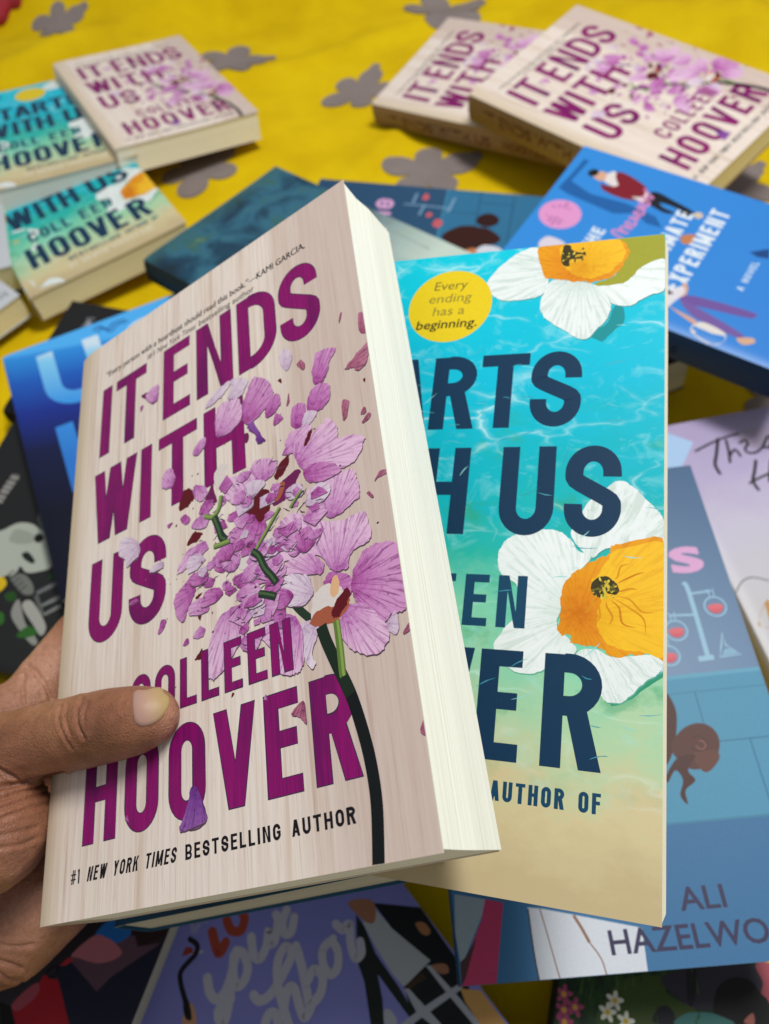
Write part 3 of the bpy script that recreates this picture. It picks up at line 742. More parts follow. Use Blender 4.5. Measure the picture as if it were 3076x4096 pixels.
        'I': {"sofa":[[81.0,191.2],[96.8,189.5],[114.4,188.6],[114.3,184.9],[90.8,186.5],[85.0,169.0],[87.0,144.2],[84.2,122.4],[76.4,114.5],[75.8,125.3],[81.4,134.7],[74.7,147.5],[78.2,182.4]],"hair":[[104.2,180.4],[108.2,178.2],[107.4,174.1],[102.7,174.2],[100.7,178.1]],"face":[[102.4,176.5],[107.9,173.2],[107.6,168.2],[100.6,167.2],[99.4,171.4]],"jacket":[[109.5,164.3],[113.2,158.9],[109.8,145.6],[104.8,137.5],[94.6,136.3],[90.3,148.1],[91.8,162.9],[96.9,167.2],[98.1,161.2]],"shirt":[[101.6,168.9],[111.8,165.4],[109.0,161.7],[102.0,157.2],[101.9,143.1],[103.3,136.8],[93.2,135.6],[96.6,153.4]],"leg1":[[98.5,135.7],[105.7,132.1],[102.7,117.2],[99.2,103.5],[96.2,104.4],[97.9,119.6],[97.0,128.2]],"leg2":[[94.6,136.3],[99.9,129.5],[94.6,122.6],[92.7,112.8],[89.9,118.3],[91.8,128.1]],"shoe1":[[94.1,110.1],[98.1,107.4],[95.5,104.1],[90.8,106.5]],"shoe2":[[96.4,102.3],[100.4,99.6],[98.0,95.9],[94.3,98.1]],"hair2":[[27.8,90.6],[27.6,85.3],[25.0,87.3],[24.7,89.2]],"top":[[24.9,90.3],[34.9,83.3],[30.8,79.5],[22.0,81.8],[14.9,83.8],[16.4,86.5]],"armw":[[37.8,83.5],[36.7,79.9],[30.0,78.1],[27.0,80.9]],"arml":[[16.5,83.5],[15.9,79.1],[13.4,64.9],[10.2,65.5]],"pants1":[[25.8,80.4],[31.1,73.4],[34.9,39.1],[31.7,36.9],[29.4,39.9],[24.8,65.7],[22.7,74.9]],"pants2":[[24.5,79.8],[23.7,70.3],[16.4,38.7],[12.2,39.9],[15.3,66.7]],"bag":[[7.4,65.3],[14.0,61.2],[12.0,46.6],[4.2,45.4],[0.7,51.7],[3.2,62.5]],"feet":[[11.6,39.6],[16.0,31.8],[13.0,29.7],[8.8,34.7]],"bird":[[80.9,58.9],[89.0,49.7],[81.0,46.7],[79.2,53.2]],"mug":[[75.2,100.8],[79.8,95.2],[76.6,91.7],[70.3,94.4],[69.8,98.4]],"sticker":[[29.7,177.7],[36.3,174.8],[36.4,164.9],[33.4,162.7],[24.6,174.4]]},
        'K': {"hair":[[82.9,101.6],[94.8,91.9],[98.0,82.0],[97.1,75.0],[96.3,68.0],[87.2,57.9],[80.0,60.4],[75.1,71.0],[68.8,79.1],[73.8,92.2]],"bun":[[103.9,78.2],[111.4,75.7],[114.3,68.0],[109.7,61.7],[102.5,62.0],[98.1,68.3],[99.0,74.1]],"neck":[[70.2,81.5],[72.9,74.1],[67.1,73.3],[66.3,78.8]],"coat":[[67.9,73.4],[77.0,69.0],[75.4,56.5],[68.6,56.8]],"f1":[[125.5,123.8],[132.5,121.4],[128.1,118.3],[124.1,120.0]],"f2":[[105.8,117.5],[109.8,115.2],[106.5,112.3],[103.3,115.3]],"f3":[[95.8,110.6],[102.5,108.2],[98.7,102.9],[91.9,106.5]],"st1":[[117.1,136.7],[116.7,111.6],[115.7,98.5]],"st2":[[119.0,129.9],[131.5,128.5]],"st3":[[105.1,122.7],[118.4,120.2]],"st4":[[111.6,101.4],[129.8,98.2]],"tile1":[[91.4,104.1],[134.0,95.3]],"tile2":[[115.3,73.9],[135.9,67.1]],"tile3":[[121.5,82.9],[125.1,42.6]]},
        'O': {"T1":[[17.0,185.4],[28.7,189.1],[38.4,191.2],[47.8,192.2]],"T2":[[34.0,191.1],[28.4,180.6],[24.3,173.2],[24.3,166.4]],"h1":[[38.3,189.0],[36.4,180.9],[33.7,173.0]],"h2":[[35.1,176.9],[40.0,181.1],[41.5,178.6],[41.6,175.9]],"r":[[45.4,185.2],[49.5,186.4],[49.7,183.1],[46.8,180.6],[47.0,177.3],[51.7,176.2],[57.5,179.1]],"o":[[57.5,179.1],[64.4,186.1],[65.3,182.6],[61.4,178.2],[58.3,178.9]],"H1":[[49.0,170.5],[44.7,163.2],[40.9,157.0],[41.2,150.4]],"H2":[[38.4,156.1],[44.9,158.1],[52.3,159.9]],"H3":[[57.6,168.5],[50.1,154.8]],"curve":[[-0.8,89.9],[5.9,96.0],[12.7,97.1],[20.1,93.3]],"leaf":[[3.0,70.0],[9.7,79.2],[14.8,82.3],[9.9,68.5]],"blush":[[49.5,194.0],[67.8,191.9],[62.1,180.1],[47.2,181.5]]},
        'R': {"grass":[[24.9,184.0],[42.8,191.1],[45.1,185.1],[57.4,181.9],[47.7,173.9],[18.3,165.8]],"hair":[[63.8,184.7],[65.2,192.8],[70.5,198.1],[77.7,199.5],[83.1,195.5],[86.1,193.0],[86.2,184.5],[71.0,181.4],[65.1,182.9]],"pink":[[80.5,205.9],[87.1,208.8],[87.2,193.9],[83.1,195.5],[83.6,200.0]],"shirt":[[49.4,174.9],[52.1,179.4],[56.8,181.5],[64.5,183.0],[72.2,181.2]],"head2":[[40.0,173.4],[41.4,178.6],[44.8,180.6],[47.9,179.3],[48.9,174.8]],"ear":[[76.2,183.4],[79.7,187.5],[80.3,183.4]],"dusk":[[43.9,192.5],[79.9,205.7],[82.5,196.4],[64.4,184.9],[56.7,182.8],[46.9,185.6]],"tree":[[52.3,195.9],[56.5,197.1],[56.0,184.8],[53.6,184.1]],"fls":[[23.9,176.8],[21.4,171.8],[29.1,170.6],[8.0,170.0],[4.5,163.6],[2.8,173.5],[3.6,167.8]]},
        'E': {"lf1":[[0.8,93.7],[11.1,99.2],[21.4,98.7],[34.8,82.9],[25.5,76.5],[26.5,55.0],[16.2,64.5],[7.2,52.8],[1.5,58.1]],"lf2":[[-1.8,25.4],[4.9,24.7],[8.7,18.5],[9.6,7.2],[21.0,12.8],[28.6,5.9],[28.2,-4.3],[2.9,8.0],[-2.0,15.0]],"ly":[[1.2,84.3],[7.8,87.1],[15.5,82.9],[7.1,78.9]],"oval":[[83.5,410.5],[83.6,409.9]]},
    },
    'hand': {
        'thumb': [[-0.1414,0.0752,0.1826,0.0131],[-0.1281,0.0746,0.1882,0.0123],[-0.1172,0.0743,0.1927,0.0119],[-0.1059,0.0736,0.1988,0.0115],[-0.0944,0.0723,0.2062,0.0114],[-0.0836,0.0711,0.2132,0.011],[-0.0752,0.0702,0.2179,0.0101],[-0.0698,0.07,0.2208,0.0085],[-0.0669,0.07,0.222,0.0061]],
        'thenar': [[-0.1439,0.0692,0.1753,0.0174],[-0.1296,0.053,0.184,0.0195],[-0.1342,0.0522,0.1788,0.0201]],
        'palm': [[-0.1649,0.0728,0.161,0.0288],[-0.1648,0.0457,0.1439,0.0264],[-0.1691,0.0274,0.1252,0.0212]],
        'heel': [[-0.1727,0.0249,0.1236,0.0193],[-0.1442,0.0293,0.13,0.0184],[-0.1264,0.0388,0.1371,0.0158],[-0.1176,0.0488,0.134,0.0126]],
        'index': [[-0.1656,0.0808,0.1542,0.0216],[-0.1536,0.0905,0.1557,0.0165],[-0.1399,0.0998,0.1521,0.0132],[-0.1242,0.1311,0.147,0.0123],[-0.1061,0.1525,0.1428,0.0113],[-0.0908,0.1636,0.1439,0.0095]],
        'middle': [[-0.1671,0.0764,0.1301,0.0159],[-0.1459,0.1038,0.1143,0.012],[-0.1178,0.1187,0.1096,0.0109],[-0.1027,0.1243,0.1072,0.0094]],
        'ring': [[-0.1624,0.0602,0.1258,0.0156],[-0.142,0.0775,0.1048,0.0114],[-0.1204,0.0846,0.0974,0.0102],[-0.108,0.0881,0.0938,0.0088]],
        'little': [[-0.1596,0.0435,0.1176,0.0138],[-0.1414,0.0566,0.1034,0.0096],[-0.1259,0.0605,0.0965,0.0085],[-0.1158,0.0625,0.093,0.0073]],
        'arm': [[-0.1715,0.0612,0.1442,0.0313],[-0.2138,0.0525,0.1209,0.0356],[-0.2691,0.0402,0.0954,0.0412]],
    },
    'creases': [
        [0.0005,2.2,[[131.3,1527.4],[124.8,1545.6],[130.0,1571.6],[145.6,1602.8],[156.0,1618.4]]],
        [0.0004,2.0,[[146.9,1522.2],[141.7,1543.0],[145.6,1569.0],[153.4,1589.8]]],
        [0.0008,2.6,[[176.8,1510.5],[166.9,1530.0],[166.4,1556.0],[173.7,1579.4],[182.0,1595.0]]],
        [0.0004,2.2,[[191.1,1517.0],[182.0,1537.8],[182.0,1561.2]]],
        [0.0008,3.0,[[-10.4,1657.4],[15.6,1670.4],[39.0,1682.1]]],
        [0.0014,4.0,[[-15.6,1701.6],[39.0,1693.8],[78.0,1683.4],[135.2,1670.4]]],
        [0.0007,3.0,[[-16.1,1732.3],[53.5,1709.6],[128.4,1684.2]]],
        [0.0006,3.0,[[-16.1,1753.8],[66.9,1724.3],[120.4,1700.2]]],
        [0.0006,3.0,[[-16.1,1775.2],[53.5,1749.7],[104.3,1735.0]]],
        [0.0005,3.0,[[-16.1,1807.2],[40.1,1796.5],[80.2,1785.8]]],
        [0.0005,3.0,[[-16.1,1834.0],[40.1,1826.0],[74.9,1812.6]]],
        [0.0008,3.2,[[-16.1,2072.1],[16.1,2080.1],[45.5,2090.8]]],
        [0.0008,3.2,[[-16.1,2090.8],[16.1,2114.9],[45.5,2118.1]]],
        [0.0006,3.0,[[-16.1,2037.3],[32.1,2045.3],[69.5,2040.0]]],
        [0.0005,3.0,[[0.0,2015.9],[32.1,2005.2],[64.2,1981.1]]],
        [0.0009,3.4,[[59.8,1441.6],[75.4,1449.4],[88.4,1465.0],[101.4,1488.4],[111.8,1511.8]]],
        [0.0007,3.0,[[52.0,1457.2],[49.4,1483.2],[52.0,1519.6]]],
        [0.0005,2.6,[[78.0,1462.4],[85.8,1483.2],[91.0,1504.0]]],
    ],
    'nail': [[285.5,1479.3],[306.8,1469.7],[332.8,1462.4],[351.0,1459.3],[365.3,1462.4],[373.9,1475.4],[374.9,1501.4],[365.3,1530.0],[347.1,1556.0],[325.0,1569.5],[302.9,1572.6],[289.1,1562.5],[283.9,1537.8],[282.9,1504.0]],
    'flowers': [[-0.3245,0.9805,0.03,0.3],[-0.1186,0.8725,0.036,0.1],[0.0155,0.7929,0.036,1.0],[0.1221,0.9376,0.046,0.5],[-0.143,0.6728,0.04,0.8],[0.0696,0.632,0.04,0.2],[0.3332,0.5703,0.032,0.6],[0.2796,0.3298,0.022,0.9],[0.3371,0.9753,0.04,0.2],[-0.3843,1.1237,0.04,0.2]],
    'red': [[-0.4351,0.9908],[-0.3953,1.0095],[-0.371,1.0273],[-0.3546,1.0626],[-0.3438,1.1031]],
}


# ------------------------------------------------------------------ things, parts and books
def thing(name, label, cat, mat4, group=None):
    o = bpy.data.objects.new(name, None)
    o.empty_display_size = 0.02
    col.objects.link(o)
    o.matrix_world = mat4
    o['label'] = label
    o['category'] = cat
    if group:
        o['group'] = group
    return o


def mesh_object(name, bm, mats, parent=None, smooth=False):
    me = bpy.data.meshes.new(name)
    bm.to_mesh(me)
    bm.free()
    for m in mats:
        me.materials.append(m)
    if smooth:
        for p in me.polygons:
            p.use_smooth = True
    o = bpy.data.objects.new(name, me)
    col.objects.link(o)
    if parent:
        o.parent = parent
    return o


def pose_matrix(p):
    x, y, z, yaw, tx, ty = p
    return Matrix.Translation((x, y, z + CAM_Z)) @ Matrix.Rotation(tx, 4, 'X') @ Matrix.Rotation(ty, 4, 'Y') @ Matrix.Rotation(yaw, 4, 'Z')


class Book:
    """a paperback lying in its own frame: u from the spine, v from the foot, w out of the front cover, in millimetres"""

    def __init__(s, key, label, t, cover, art, spine, pages, back=None, group=None, curl=1.2, hinge=(7.0, 0.9), levels=None, spine_art=None, art_w=136.0, name='paperback_book'):
        p, w, h = POSE[key]
        s.w, s.h, s.t, s.curl, s.hinge = w * 1000, h * 1000, t, curl, hinge
        M = pose_matrix(p) @ Matrix.Translation((0, 0, -t / 1000))
        s.root = thing(name, label, 'book', M, group)
        s.k = s.w / art_w
        s.front(cover, art)
        s.spine(spine, spine_art)
        s.pages(pages, levels)
        s.back(back or spine)

    def lift(s, u):
        z = 0.0
        b, d = s.hinge
        if u < b:
            z -= d * ((b - u) / b) ** 2
        q = u / s.w
        if q > 0.45:
            z += s.curl * ((q - 0.45) / 0.55) ** 2
        return z

    def xyz(s, u, v, w):
        return ((u - s.w / 2) / 1000, (v - s.h / 2) / 1000, (w + s.t) / 1000)

    def front(s, cover, art):
        bm = bmesh.new()
        uvl = bm.loops.layers.uv.new('cover_mm')
        pet = bm.loops.layers.uv.new('petal')
        ink = bm.loops.layers.float_color.new('ink')
        us = [0, 1, 2, 3.5, 5, 7, 9] + [9 + (s.w - 9) * i / 22 for i in range(1, 23)]
        vs = [s.h * i / 8 for i in range(9)]
        top = [[bm.verts.new(s.xyz(u, v, s.lift(u))) for v in vs] for u in us]
        bot = [[bm.verts.new(s.xyz(u, v, s.lift(u) - 0.32)) for v in vs] for u in us]

        def setuv(f, pts):
            for lp, (u, v) in zip(f.loops, pts):
                lp[uvl].uv = (u / s.k, v / s.k)
        nu, nv = len(us), len(vs)
        for i in range(nu - 1):
            for j in range(nv - 1):
                q = [(i, j), (i + 1, j), (i + 1, j + 1), (i, j + 1)]
                f = bm.faces.new([top[a][b] for a, b in q])
                f.smooth = True
                setuv(f, [(us[a], vs[b]) for a, b in q])
                f = bm.faces.new([bot[a][b] for a, b in reversed(q)])
                f.material_index = 1
        rim = [(i, 0) for i in range(nu)] + [(nu - 1, j) for j in range(1, nv)] + [(i, nv - 1) for i in range(nu - 2, -1, -1)] + [(0, j) for j in range(nv - 2, 0, -1)]
        for a, b in zip(rim, rim[1:] + rim[:1]):
            f = bm.faces.new([bm.verts.new(q.co) for q in (top[b[0]][b[1]], top[a[0]][a[1]], bot[a[0]][a[1]], bot[b[0]][b[1]])])
            f.material_index = 1
        mats = [cover, CARD]
        slot = {}
        k = s.k
        lv = art.heights() if art and art.items else []
        for n, (pts, faces, colour, mat, petal) in enumerate(art.items if art else []):
            if mat.name not in slot:
                slot[mat.name] = len(mats)
                mats.append(mat)
            z = 0.02 + 0.004 * lv[n]
            c = lin(colour)
            inside = [(min(max(x * k, 0.1), s.w - 0.05), min(max(y * k, 0.1), s.h - 0.1)) for x, y in pts]
            vv = [bm.verts.new(s.xyz(u, v, s.lift(u) + z)) for u, v in inside]
            for fc in faces:
                if len(set(inside[i] for i in fc)) < 3:
                    continue
                try:
                    f = bm.faces.new([vv[i] for i in fc])
                except ValueError:
                    continue
                f.material_index = slot[mat.name]
                for lp, i in zip(f.loops, fc):
                    lp[uvl].uv = pts[i]
                    lp[ink] = c
                    if petal:
                        dx, dy = pts[i][0] - petal[0], pts[i][1] - petal[1]
                        ca, sa = math.cos(petal[2]), math.sin(petal[2])
                        lp[pet].uv = (dx * ca + dy * sa, dy * ca - dx * sa)
        for f in bm.faces:
            f.normal_update()
        big = [f for f in bm.faces if len(f.verts) > 4]
        bmesh.ops.triangulate(bm, faces=big, ngon_method='EAR_CLIP')
        for f in bm.faces:
            f.normal_update()
            if f.material_index != 1 and f.normal.z < 0:
                f.normal_flip()
        mesh_object('front_cover', bm, mats, s.root)

    def spine(s, mat, art):
        bm = bmesh.new()
        uvl = bm.loops.layers.uv.new('cover_mm')
        ink = bm.loops.layers.float_color.new('ink')
        w0 = s.lift(0) - 0.05
        prof = []
        n = 10
        for i in range(n + 1):
            q = i / n
            prof.append((-1.3 * math.sin(math.pi * q) ** 0.6 if 0 < q < 1 else 0.0, w0 + (-s.t - w0) * q))
        outer = [(bm.verts.new(s.xyz(a, 0, b)), bm.verts.new(s.xyz(a, s.h, b))) for a, b in prof]
        inner = [(bm.verts.new(s.xyz(a + 0.4, 0, b)), bm.verts.new(s.xyz(a + 0.4, s.h, b))) for a, b in prof]
        for i in range(n):
            f = bm.faces.new([outer[i][0], outer[i][1], outer[i + 1][1], outer[i + 1][0]])
            f.smooth = True
            for lp, (x, y) in zip(f.loops, ((-prof[i][1], 0), (-prof[i][1], s.h), (-prof[i + 1][1], s.h), (-prof[i + 1][1], 0))):
                lp[uvl].uv = (x, y)
            bm.faces.new([inner[i][1], inner[i][0], inner[i + 1][0], inner[i + 1][1]])
            for e in (0, 1):
                bm.faces.new([outer[i][e], outer[i + 1][e], inner[i + 1][e], inner[i][e]] if e else [outer[i + 1][e], outer[i][e], inner[i][e], inner[i + 1][e]])
        mats = [mat]
        if art:
            mats.append(INK)
            for m, (pts, faces, colour, _, _) in enumerate(art.items):
                vv = []
                for x, y in pts:
                    q = min(max(-y / s.t, 0.02), 0.98)
                    vv.append(bm.verts.new(s.xyz(-1.3 * math.sin(math.pi * q) ** 0.6 - 0.06 - 0.003 * m, s.h - x, y)))
                for fc in faces:
                    f = bm.faces.new([vv[i] for i in fc])
                    f.material_index = 1
                    for lp in f.loops:
                        lp[ink] = lin(colour)
        mesh_object('spine', bm, mats, s.root)

    def pages(s, mat, levels):
        bm = bmesh.new()
        w, h, t = s.w, s.h, s.t
        # corners of the block's section: (u, w, foot inset, head inset)
        lv = levels or [(0.5, -1.4, 1, 1), (7, -0.45, 1, 1), (w * 0.6, -0.4, 1, 1), (w - 1.0, -0.4, 1, 1), (w - 0.8, -t * 0.5, 0.9, 0.9), (w - 1.1, -t + 0.45, 1, 1), (0.5, -t + 0.45, 1, 1)]
        lo = [bm.verts.new(s.xyz(a, c, b)) for a, b, c, d in lv]
        hi = [bm.verts.new(s.xyz(a, h - d, b)) for a, b, c, d in lv]
        n = len(lv)
        for i in range(n):
            j = (i + 1) % n
            bm.faces.new([lo[j], lo[i], hi[i], hi[j]])
        bm.faces.new(lo)
        bm.faces.new(hi[::-1])
        bmesh.ops.recalc_face_normals(bm, faces=bm.faces[:])
        mesh_object('page_block', bm, [mat], s.root)

    def back(s, mat):
        bm = bmesh.new()
        for a in (0, 1):
            pass
        bmesh.ops.create_cube(bm, size=1.0)
        for v in bm.verts:
            v.co = Vector(s.xyz(0.2 + (v.co.x + 0.5) * (s.w - 0.2), (v.co.y + 0.5) * s.h, -s.t + 0.34 * (v.co.z + 0.5)))
        mesh_object('back_cover', bm, [mat], s.root)


CARD = plain_material('white_card_edge', 'cfcabd', 0.7, 0.2)


# ------------------------------------------------------------------ the bed
def sheet_z(x, y):
    z = 0.0016 * math.sin(9 * x + 3 * y) * math.sin(6.2 * y - 2 * x) + 0.0022 * math.sin(3.1 * x - 1.4 * y + 1.0)
    if y > 0.55:      # soft folds drawn up towards the far edge
        k = min((y - 0.55) / 0.3, 1.0)
        z += k * (0.007 * math.sin(13 * (y - 0.35 * x)) + 0.005 * math.sin(21 * (x + 0.6 * y) + 1.3) + 0.002 * math.sin(47 * (y + 0.2 * x)))
        d = y - (1.03 - 0.10 * x + 0.02 * math.sin(7 * x))
        z += 0.024 * math.exp(-(d / 0.035) ** 2) - 0.008 * math.exp(-((d + 0.07) / 0.03) ** 2)
    for (cx, cy, ang, amp, wd, ln) in ((0.02, 0.66, 0.9, 0.006, 0.012, 0.14), (0.20, 0.60, 0.85, 0.006, 0.010, 0.12), (-0.05, 0.86, 0.3, 0.007, 0.014, 0.25), (-0.3, 0.93, 0.5, 0.008, 0.018, 0.25), (0.42, 0.82, 1.2, 0.007, 0.014, 0.2)):
        a, b = math.cos(ang), math.sin(ang)
        p, q = (x - cx) * a + (y - cy) * b, -(x - cx) * b + (y - cy) * a
        z += amp * math.exp(-(q / wd) ** 2 - (p / ln) ** 2)
    return z


def cloth_material(name, c, c2):
    m = NT(name, 0.9, 0.1)
    o = m.obj()
    nz = m.noise(o, 14, 4, 0.6)
    wv = m.noise(m.obj((900, 900, 900)), 1.0, 2, 0.5)
    m.base(m.mix(m.mix(c, c2, m.ramp(nz, [(0.35, 0.0), (0.7, 1.0)])), 'ffffff' if False else c2, m.math('MULTIPLY', m.ramp(wv, [(0.45, 0.0), (0.7, 1.0)]), 0.35)))
    m.bump(wv, 0.35, 0.0005)
    return m.m


YELLOW = cloth_material('yellow_cotton', 'd8b808', 'c6a404')
GREY_PRINT = cloth_material('grey_flower_print', '877c78', '7a6f6c')

bm = bmesh.new()
NX, NY = 330, 320
xs = [-1.5 + 3.0 * i / NX for i in range(NX + 1)]
ys = [-0.7 + 2.6 * j / NY for j in range(NY + 1)]
grid = [[bm.verts.new((x, y, sheet_z(x, y))) for y in ys] for x in xs]
for i in range(NX):
    for j in range(NY):
        f = bm.faces.new([grid[i][j], grid[i + 1][j], grid[i + 1][j + 1], grid[i][j + 1]])
        f.smooth = True
for fx, fy, r, ph in DATA['flowers']:
    ring = []
    n = 72
    for k in range(n):
        a = 2 * math.pi * k / n
        d = ph + a
        petal = abs(math.cos(2.5 * a)) ** 0.6
        rad = 1.02 * r * (0.40 + 0.60 * petal) * (1 + 0.10 * math.sin(2 * a + 9 * ph) + 0.07 * math.sin(3 * a + 17 * fx))
        if 0 <= k <= 3 or k >= n - 2:
            rad = max(rad, r * (1.32 if k in (0, 1, 2) else 1.0))
        ring.append((math.cos(d) * rad, math.sin(d) * rad))
    prev = [bm.verts.new((fx, fy, sheet_z(fx, fy) + 0.0011))]
    for q in (0.25, 0.5, 0.75, 1.0):
        cur = []
        for (a, b) in ring:
            X, Y = fx + a * q, fy + b * q
            cur.append(bm.verts.new((X, Y, sheet_z(X, Y) + 0.0011)))
        for k in range(n):
            k2 = (k + 1) % n
            f = bm.faces.new([prev[0], cur[k], cur[k2]] if len(prev) == 1 else [prev[k], cur[k], cur[k2], prev[k2]])
            f.material_index = 1
            f.smooth = True
        prev = cur
sheet = mesh_object('bed_sheet', bm, [YELLOW, GREY_PRINT])
sheet['kind'] = 'structure'
sheet['label'] = 'yellow cotton bedsheet printed with grey flowers, spread under all the books'
sheet['category'] = 'bedsheet'

# a red cloth lying at the far left edge of the sheet
bm = bmesh.new()
path = catmull(DATA['red'], 8)
rings = []
for i, (x, y) in enumerate(path):
    a = path[max(i - 1, 0)]
    b = path[min(i + 1, len(path) - 1)]
    d = Vector((b[0] - a[0], b[1] - a[1], 0)).normalized()
    nrm = Vector((-d.y, d.x, 0))
    rings.append([bm.verts.new(Vector((x, y + 0.022, sheet_z(x, y) + 0.010)) + nrm * (0.024 * math.cos(t) * (1 + 0.2 * math.sin(i * 1.3))) + Vector((0, 0, 0.014 * math.sin(t)))) for t in [2 * math.pi * k / 12 for k in range(12)]])
for i in range(len(rings) - 1):
    for k in range(12):
        f = bm.faces.new([rings[i][k], rings[i + 1][k], rings[i + 1][(k + 1) % 12], rings[i][(k + 1) % 12]])
        f.smooth = True
bm.faces.new(rings[0])
bm.faces.new(rings[-1][::-1])
rc = mesh_object('red_cloth', bm, [cloth_material('red_cotton', '8e1826', 'a8404a')])
rc['label'] = 'rolled red cloth at the far left corner of the yellow bedsheet'
rc['category'] = 'cloth'


# ------------------------------------------------------------------ the covers
def art_it_ends(fine):
    a = Art()
    r = random.Random(5)
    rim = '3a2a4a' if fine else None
    # flower shards under and over the words
    hubs = [(92, 99), (113, 66), (66, 118), (80, 76)]

    def shard(pts, tone):
        cx = sum(p[0] for p in pts) / len(pts)
        cy = sum(p[1] for p in pts) / len(pts)
        if tone in PETAL:
            hb = min(hubs, key=lambda q: (q[0] - cx) ** 2 + (q[1] - cy) ** 2)
            base = min(pts, key=lambda p: (p[0] - hb[0]) ** 2 + (p[1] - hb[1]) ** 2)
            ax = math.atan2(cy - base[1], cx - base[0])
            base = (base[0] - 1.5 * math.cos(ax), base[1] - 1.5 * math.sin(ax))
            size = max(p[0] for p in pts) - min(p[0] for p in pts)
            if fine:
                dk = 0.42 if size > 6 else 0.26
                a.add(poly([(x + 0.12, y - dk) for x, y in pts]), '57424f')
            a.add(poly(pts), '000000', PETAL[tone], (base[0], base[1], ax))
        else:
            a.add(poly(pts), HERO_INK[tone])

    def rough(pts, amt):
        return ruffle(pts, amt, r)
    items = DATA['hero']
    words = lambda: (
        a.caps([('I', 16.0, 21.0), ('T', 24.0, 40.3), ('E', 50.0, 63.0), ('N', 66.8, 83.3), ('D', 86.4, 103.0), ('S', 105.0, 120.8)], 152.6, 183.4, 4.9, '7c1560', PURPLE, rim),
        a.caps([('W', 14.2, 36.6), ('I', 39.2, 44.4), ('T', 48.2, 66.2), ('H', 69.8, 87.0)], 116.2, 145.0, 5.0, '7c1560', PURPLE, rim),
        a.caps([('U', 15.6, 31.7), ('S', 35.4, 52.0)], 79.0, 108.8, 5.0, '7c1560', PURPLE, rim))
    words()
    a.taper([tuple(p) for p in DATA['main']], 3.4, 3.2, HERO_INK['k'], 8)
    a.line([tuple(p) for p in DATA['ls']], 2.2, HERO_INK['g2'], 8)
    for c, w, pts in DATA['stems']:
        a.line([tuple(p) for p in pts], w, HERO_INK[c], 6)
        if fine and c == 'g1':
            a.line([(x - 0.35, y + 0.2) for x, y in pts], w * 0.3, '4d6644', 6)
    branch = [tuple(p) for p in DATA['branch']]
    if fine:
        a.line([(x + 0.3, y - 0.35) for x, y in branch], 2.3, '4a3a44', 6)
    a.line(branch, 2.2, HERO_INK['g1'], 6)
    cluster = []
    for tone, pts in items:
        pts = [tuple(p) for p in pts]
        cx = sum(p[0] for p in pts) / len(pts)
        size = max(p[0] for p in pts) - min(p[0] for p in pts)
        if size > 7 and tone in ('p0', 'p1', 'p2') and cx > 60:
            cluster.append(pts)
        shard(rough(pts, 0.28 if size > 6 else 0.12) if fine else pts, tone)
    # cracked pieces lying over the petals
    boxes = [(62, 82, 88, 104, 30), (78, 66, 98, 92, 56), (66, 78, 82, 96, 20), (90, 80, 114, 97, 56), (82, 58, 98, 76, 30), (85, 100, 100, 120, 22), (68, 100, 86, 118, 18), (98, 94, 112, 104, 10), (64, 62, 80, 80, 12)]
    for x0, y0, x1, y1, n in boxes:
        for _ in range(int(n * 0.36) if fine else n // 6):
            cx, cy = r.uniform(x0, x1), r.uniform(y0, y1)
            s = r.uniform(1.8, 5.2)
            m = r.randint(4, 6)
            a0 = r.uniform(0, 6.28)
            sh = ([(cx + s * r.uniform(0.6, 1.2) * math.cos(a0 + 6.283 * i / m), cy + s * 0.7 * r.uniform(0.6, 1.2) * math.sin(a0 + 6.283 * i / m)) for i in range(m)])
            shard(ruffle(sh, 0.12, r) if fine and r.random() < 0.3 else sh, r.choice(['p0', 'p1', 'p1', 'p2', 'p2']))
    # thin dark cracks and crumbs
    if fine:
        for x0, y0, x1, y1, n in boxes:
            for _ in range(int(n * 0.35)):
                cx, cy = r.uniform(x0, x1), r.uniform(y0, y1)
                ang = r.uniform(-0.7, 0.9)
                L = r.uniform(1.5, 4.0)
                p = [(cx + L * k / 4 * math.cos(ang) + r.uniform(-0.25, 0.25), cy + L * k / 4 * math.sin(ang) + r.uniform(-0.3, 0.3)) for k in range(5)]
                a.add(strip(p, [0.06, 0.3, 0.36, 0.22, 0.05]), r.choice(['3d2440', '4c2f4c', '5b3a58']))
        for _ in range(70):
            cx, cy = r.gauss(84, 24), r.gauss(96, 30)
            if 12 < cx < 132 and 10 < cy < 180:
                s = r.uniform(0.2, 0.7)
                a.add(poly([(cx + s * r.uniform(0.4, 1.1) * math.cos(k * 1.57), cy + s * r.uniform(0.4, 1.1) * math.sin(k * 1.57)) for k in range(4)]), r.choice(['6b3050', '4a2530', '8a5a80', '7a4a3a']))
    # the branching stems that show between the petals
    for (c, w, pts), cut in zip(DATA['stems'], (1, 1, 1, 1, 1, 1, 1)):
        pts = [tuple(p) for p in pts]
        if fine:
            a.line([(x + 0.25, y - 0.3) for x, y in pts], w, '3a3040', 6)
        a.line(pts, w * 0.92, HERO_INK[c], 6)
        a.line([(x - 0.1 * w, y + 0.12 * w) for x, y in pts], w * 0.34, '47603e' if c == 'g1' else '8fa65a', 6)
    # the parts of the words that lie over the flower
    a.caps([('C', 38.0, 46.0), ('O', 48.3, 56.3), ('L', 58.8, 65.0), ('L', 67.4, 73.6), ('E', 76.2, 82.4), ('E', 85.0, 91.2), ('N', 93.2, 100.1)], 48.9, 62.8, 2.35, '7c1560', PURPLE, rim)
    a.caps([('H', 18.9, 32.7), ('O', 36.6, 50.0), ('O', 54.4, 68.0), ('V', 71.6, 86.3), ('E', 89.6, 100.6), ('R', 104.9, 118.0)], 18.9, 44.0, 4.5, '7c1560', PURPLE, rim)
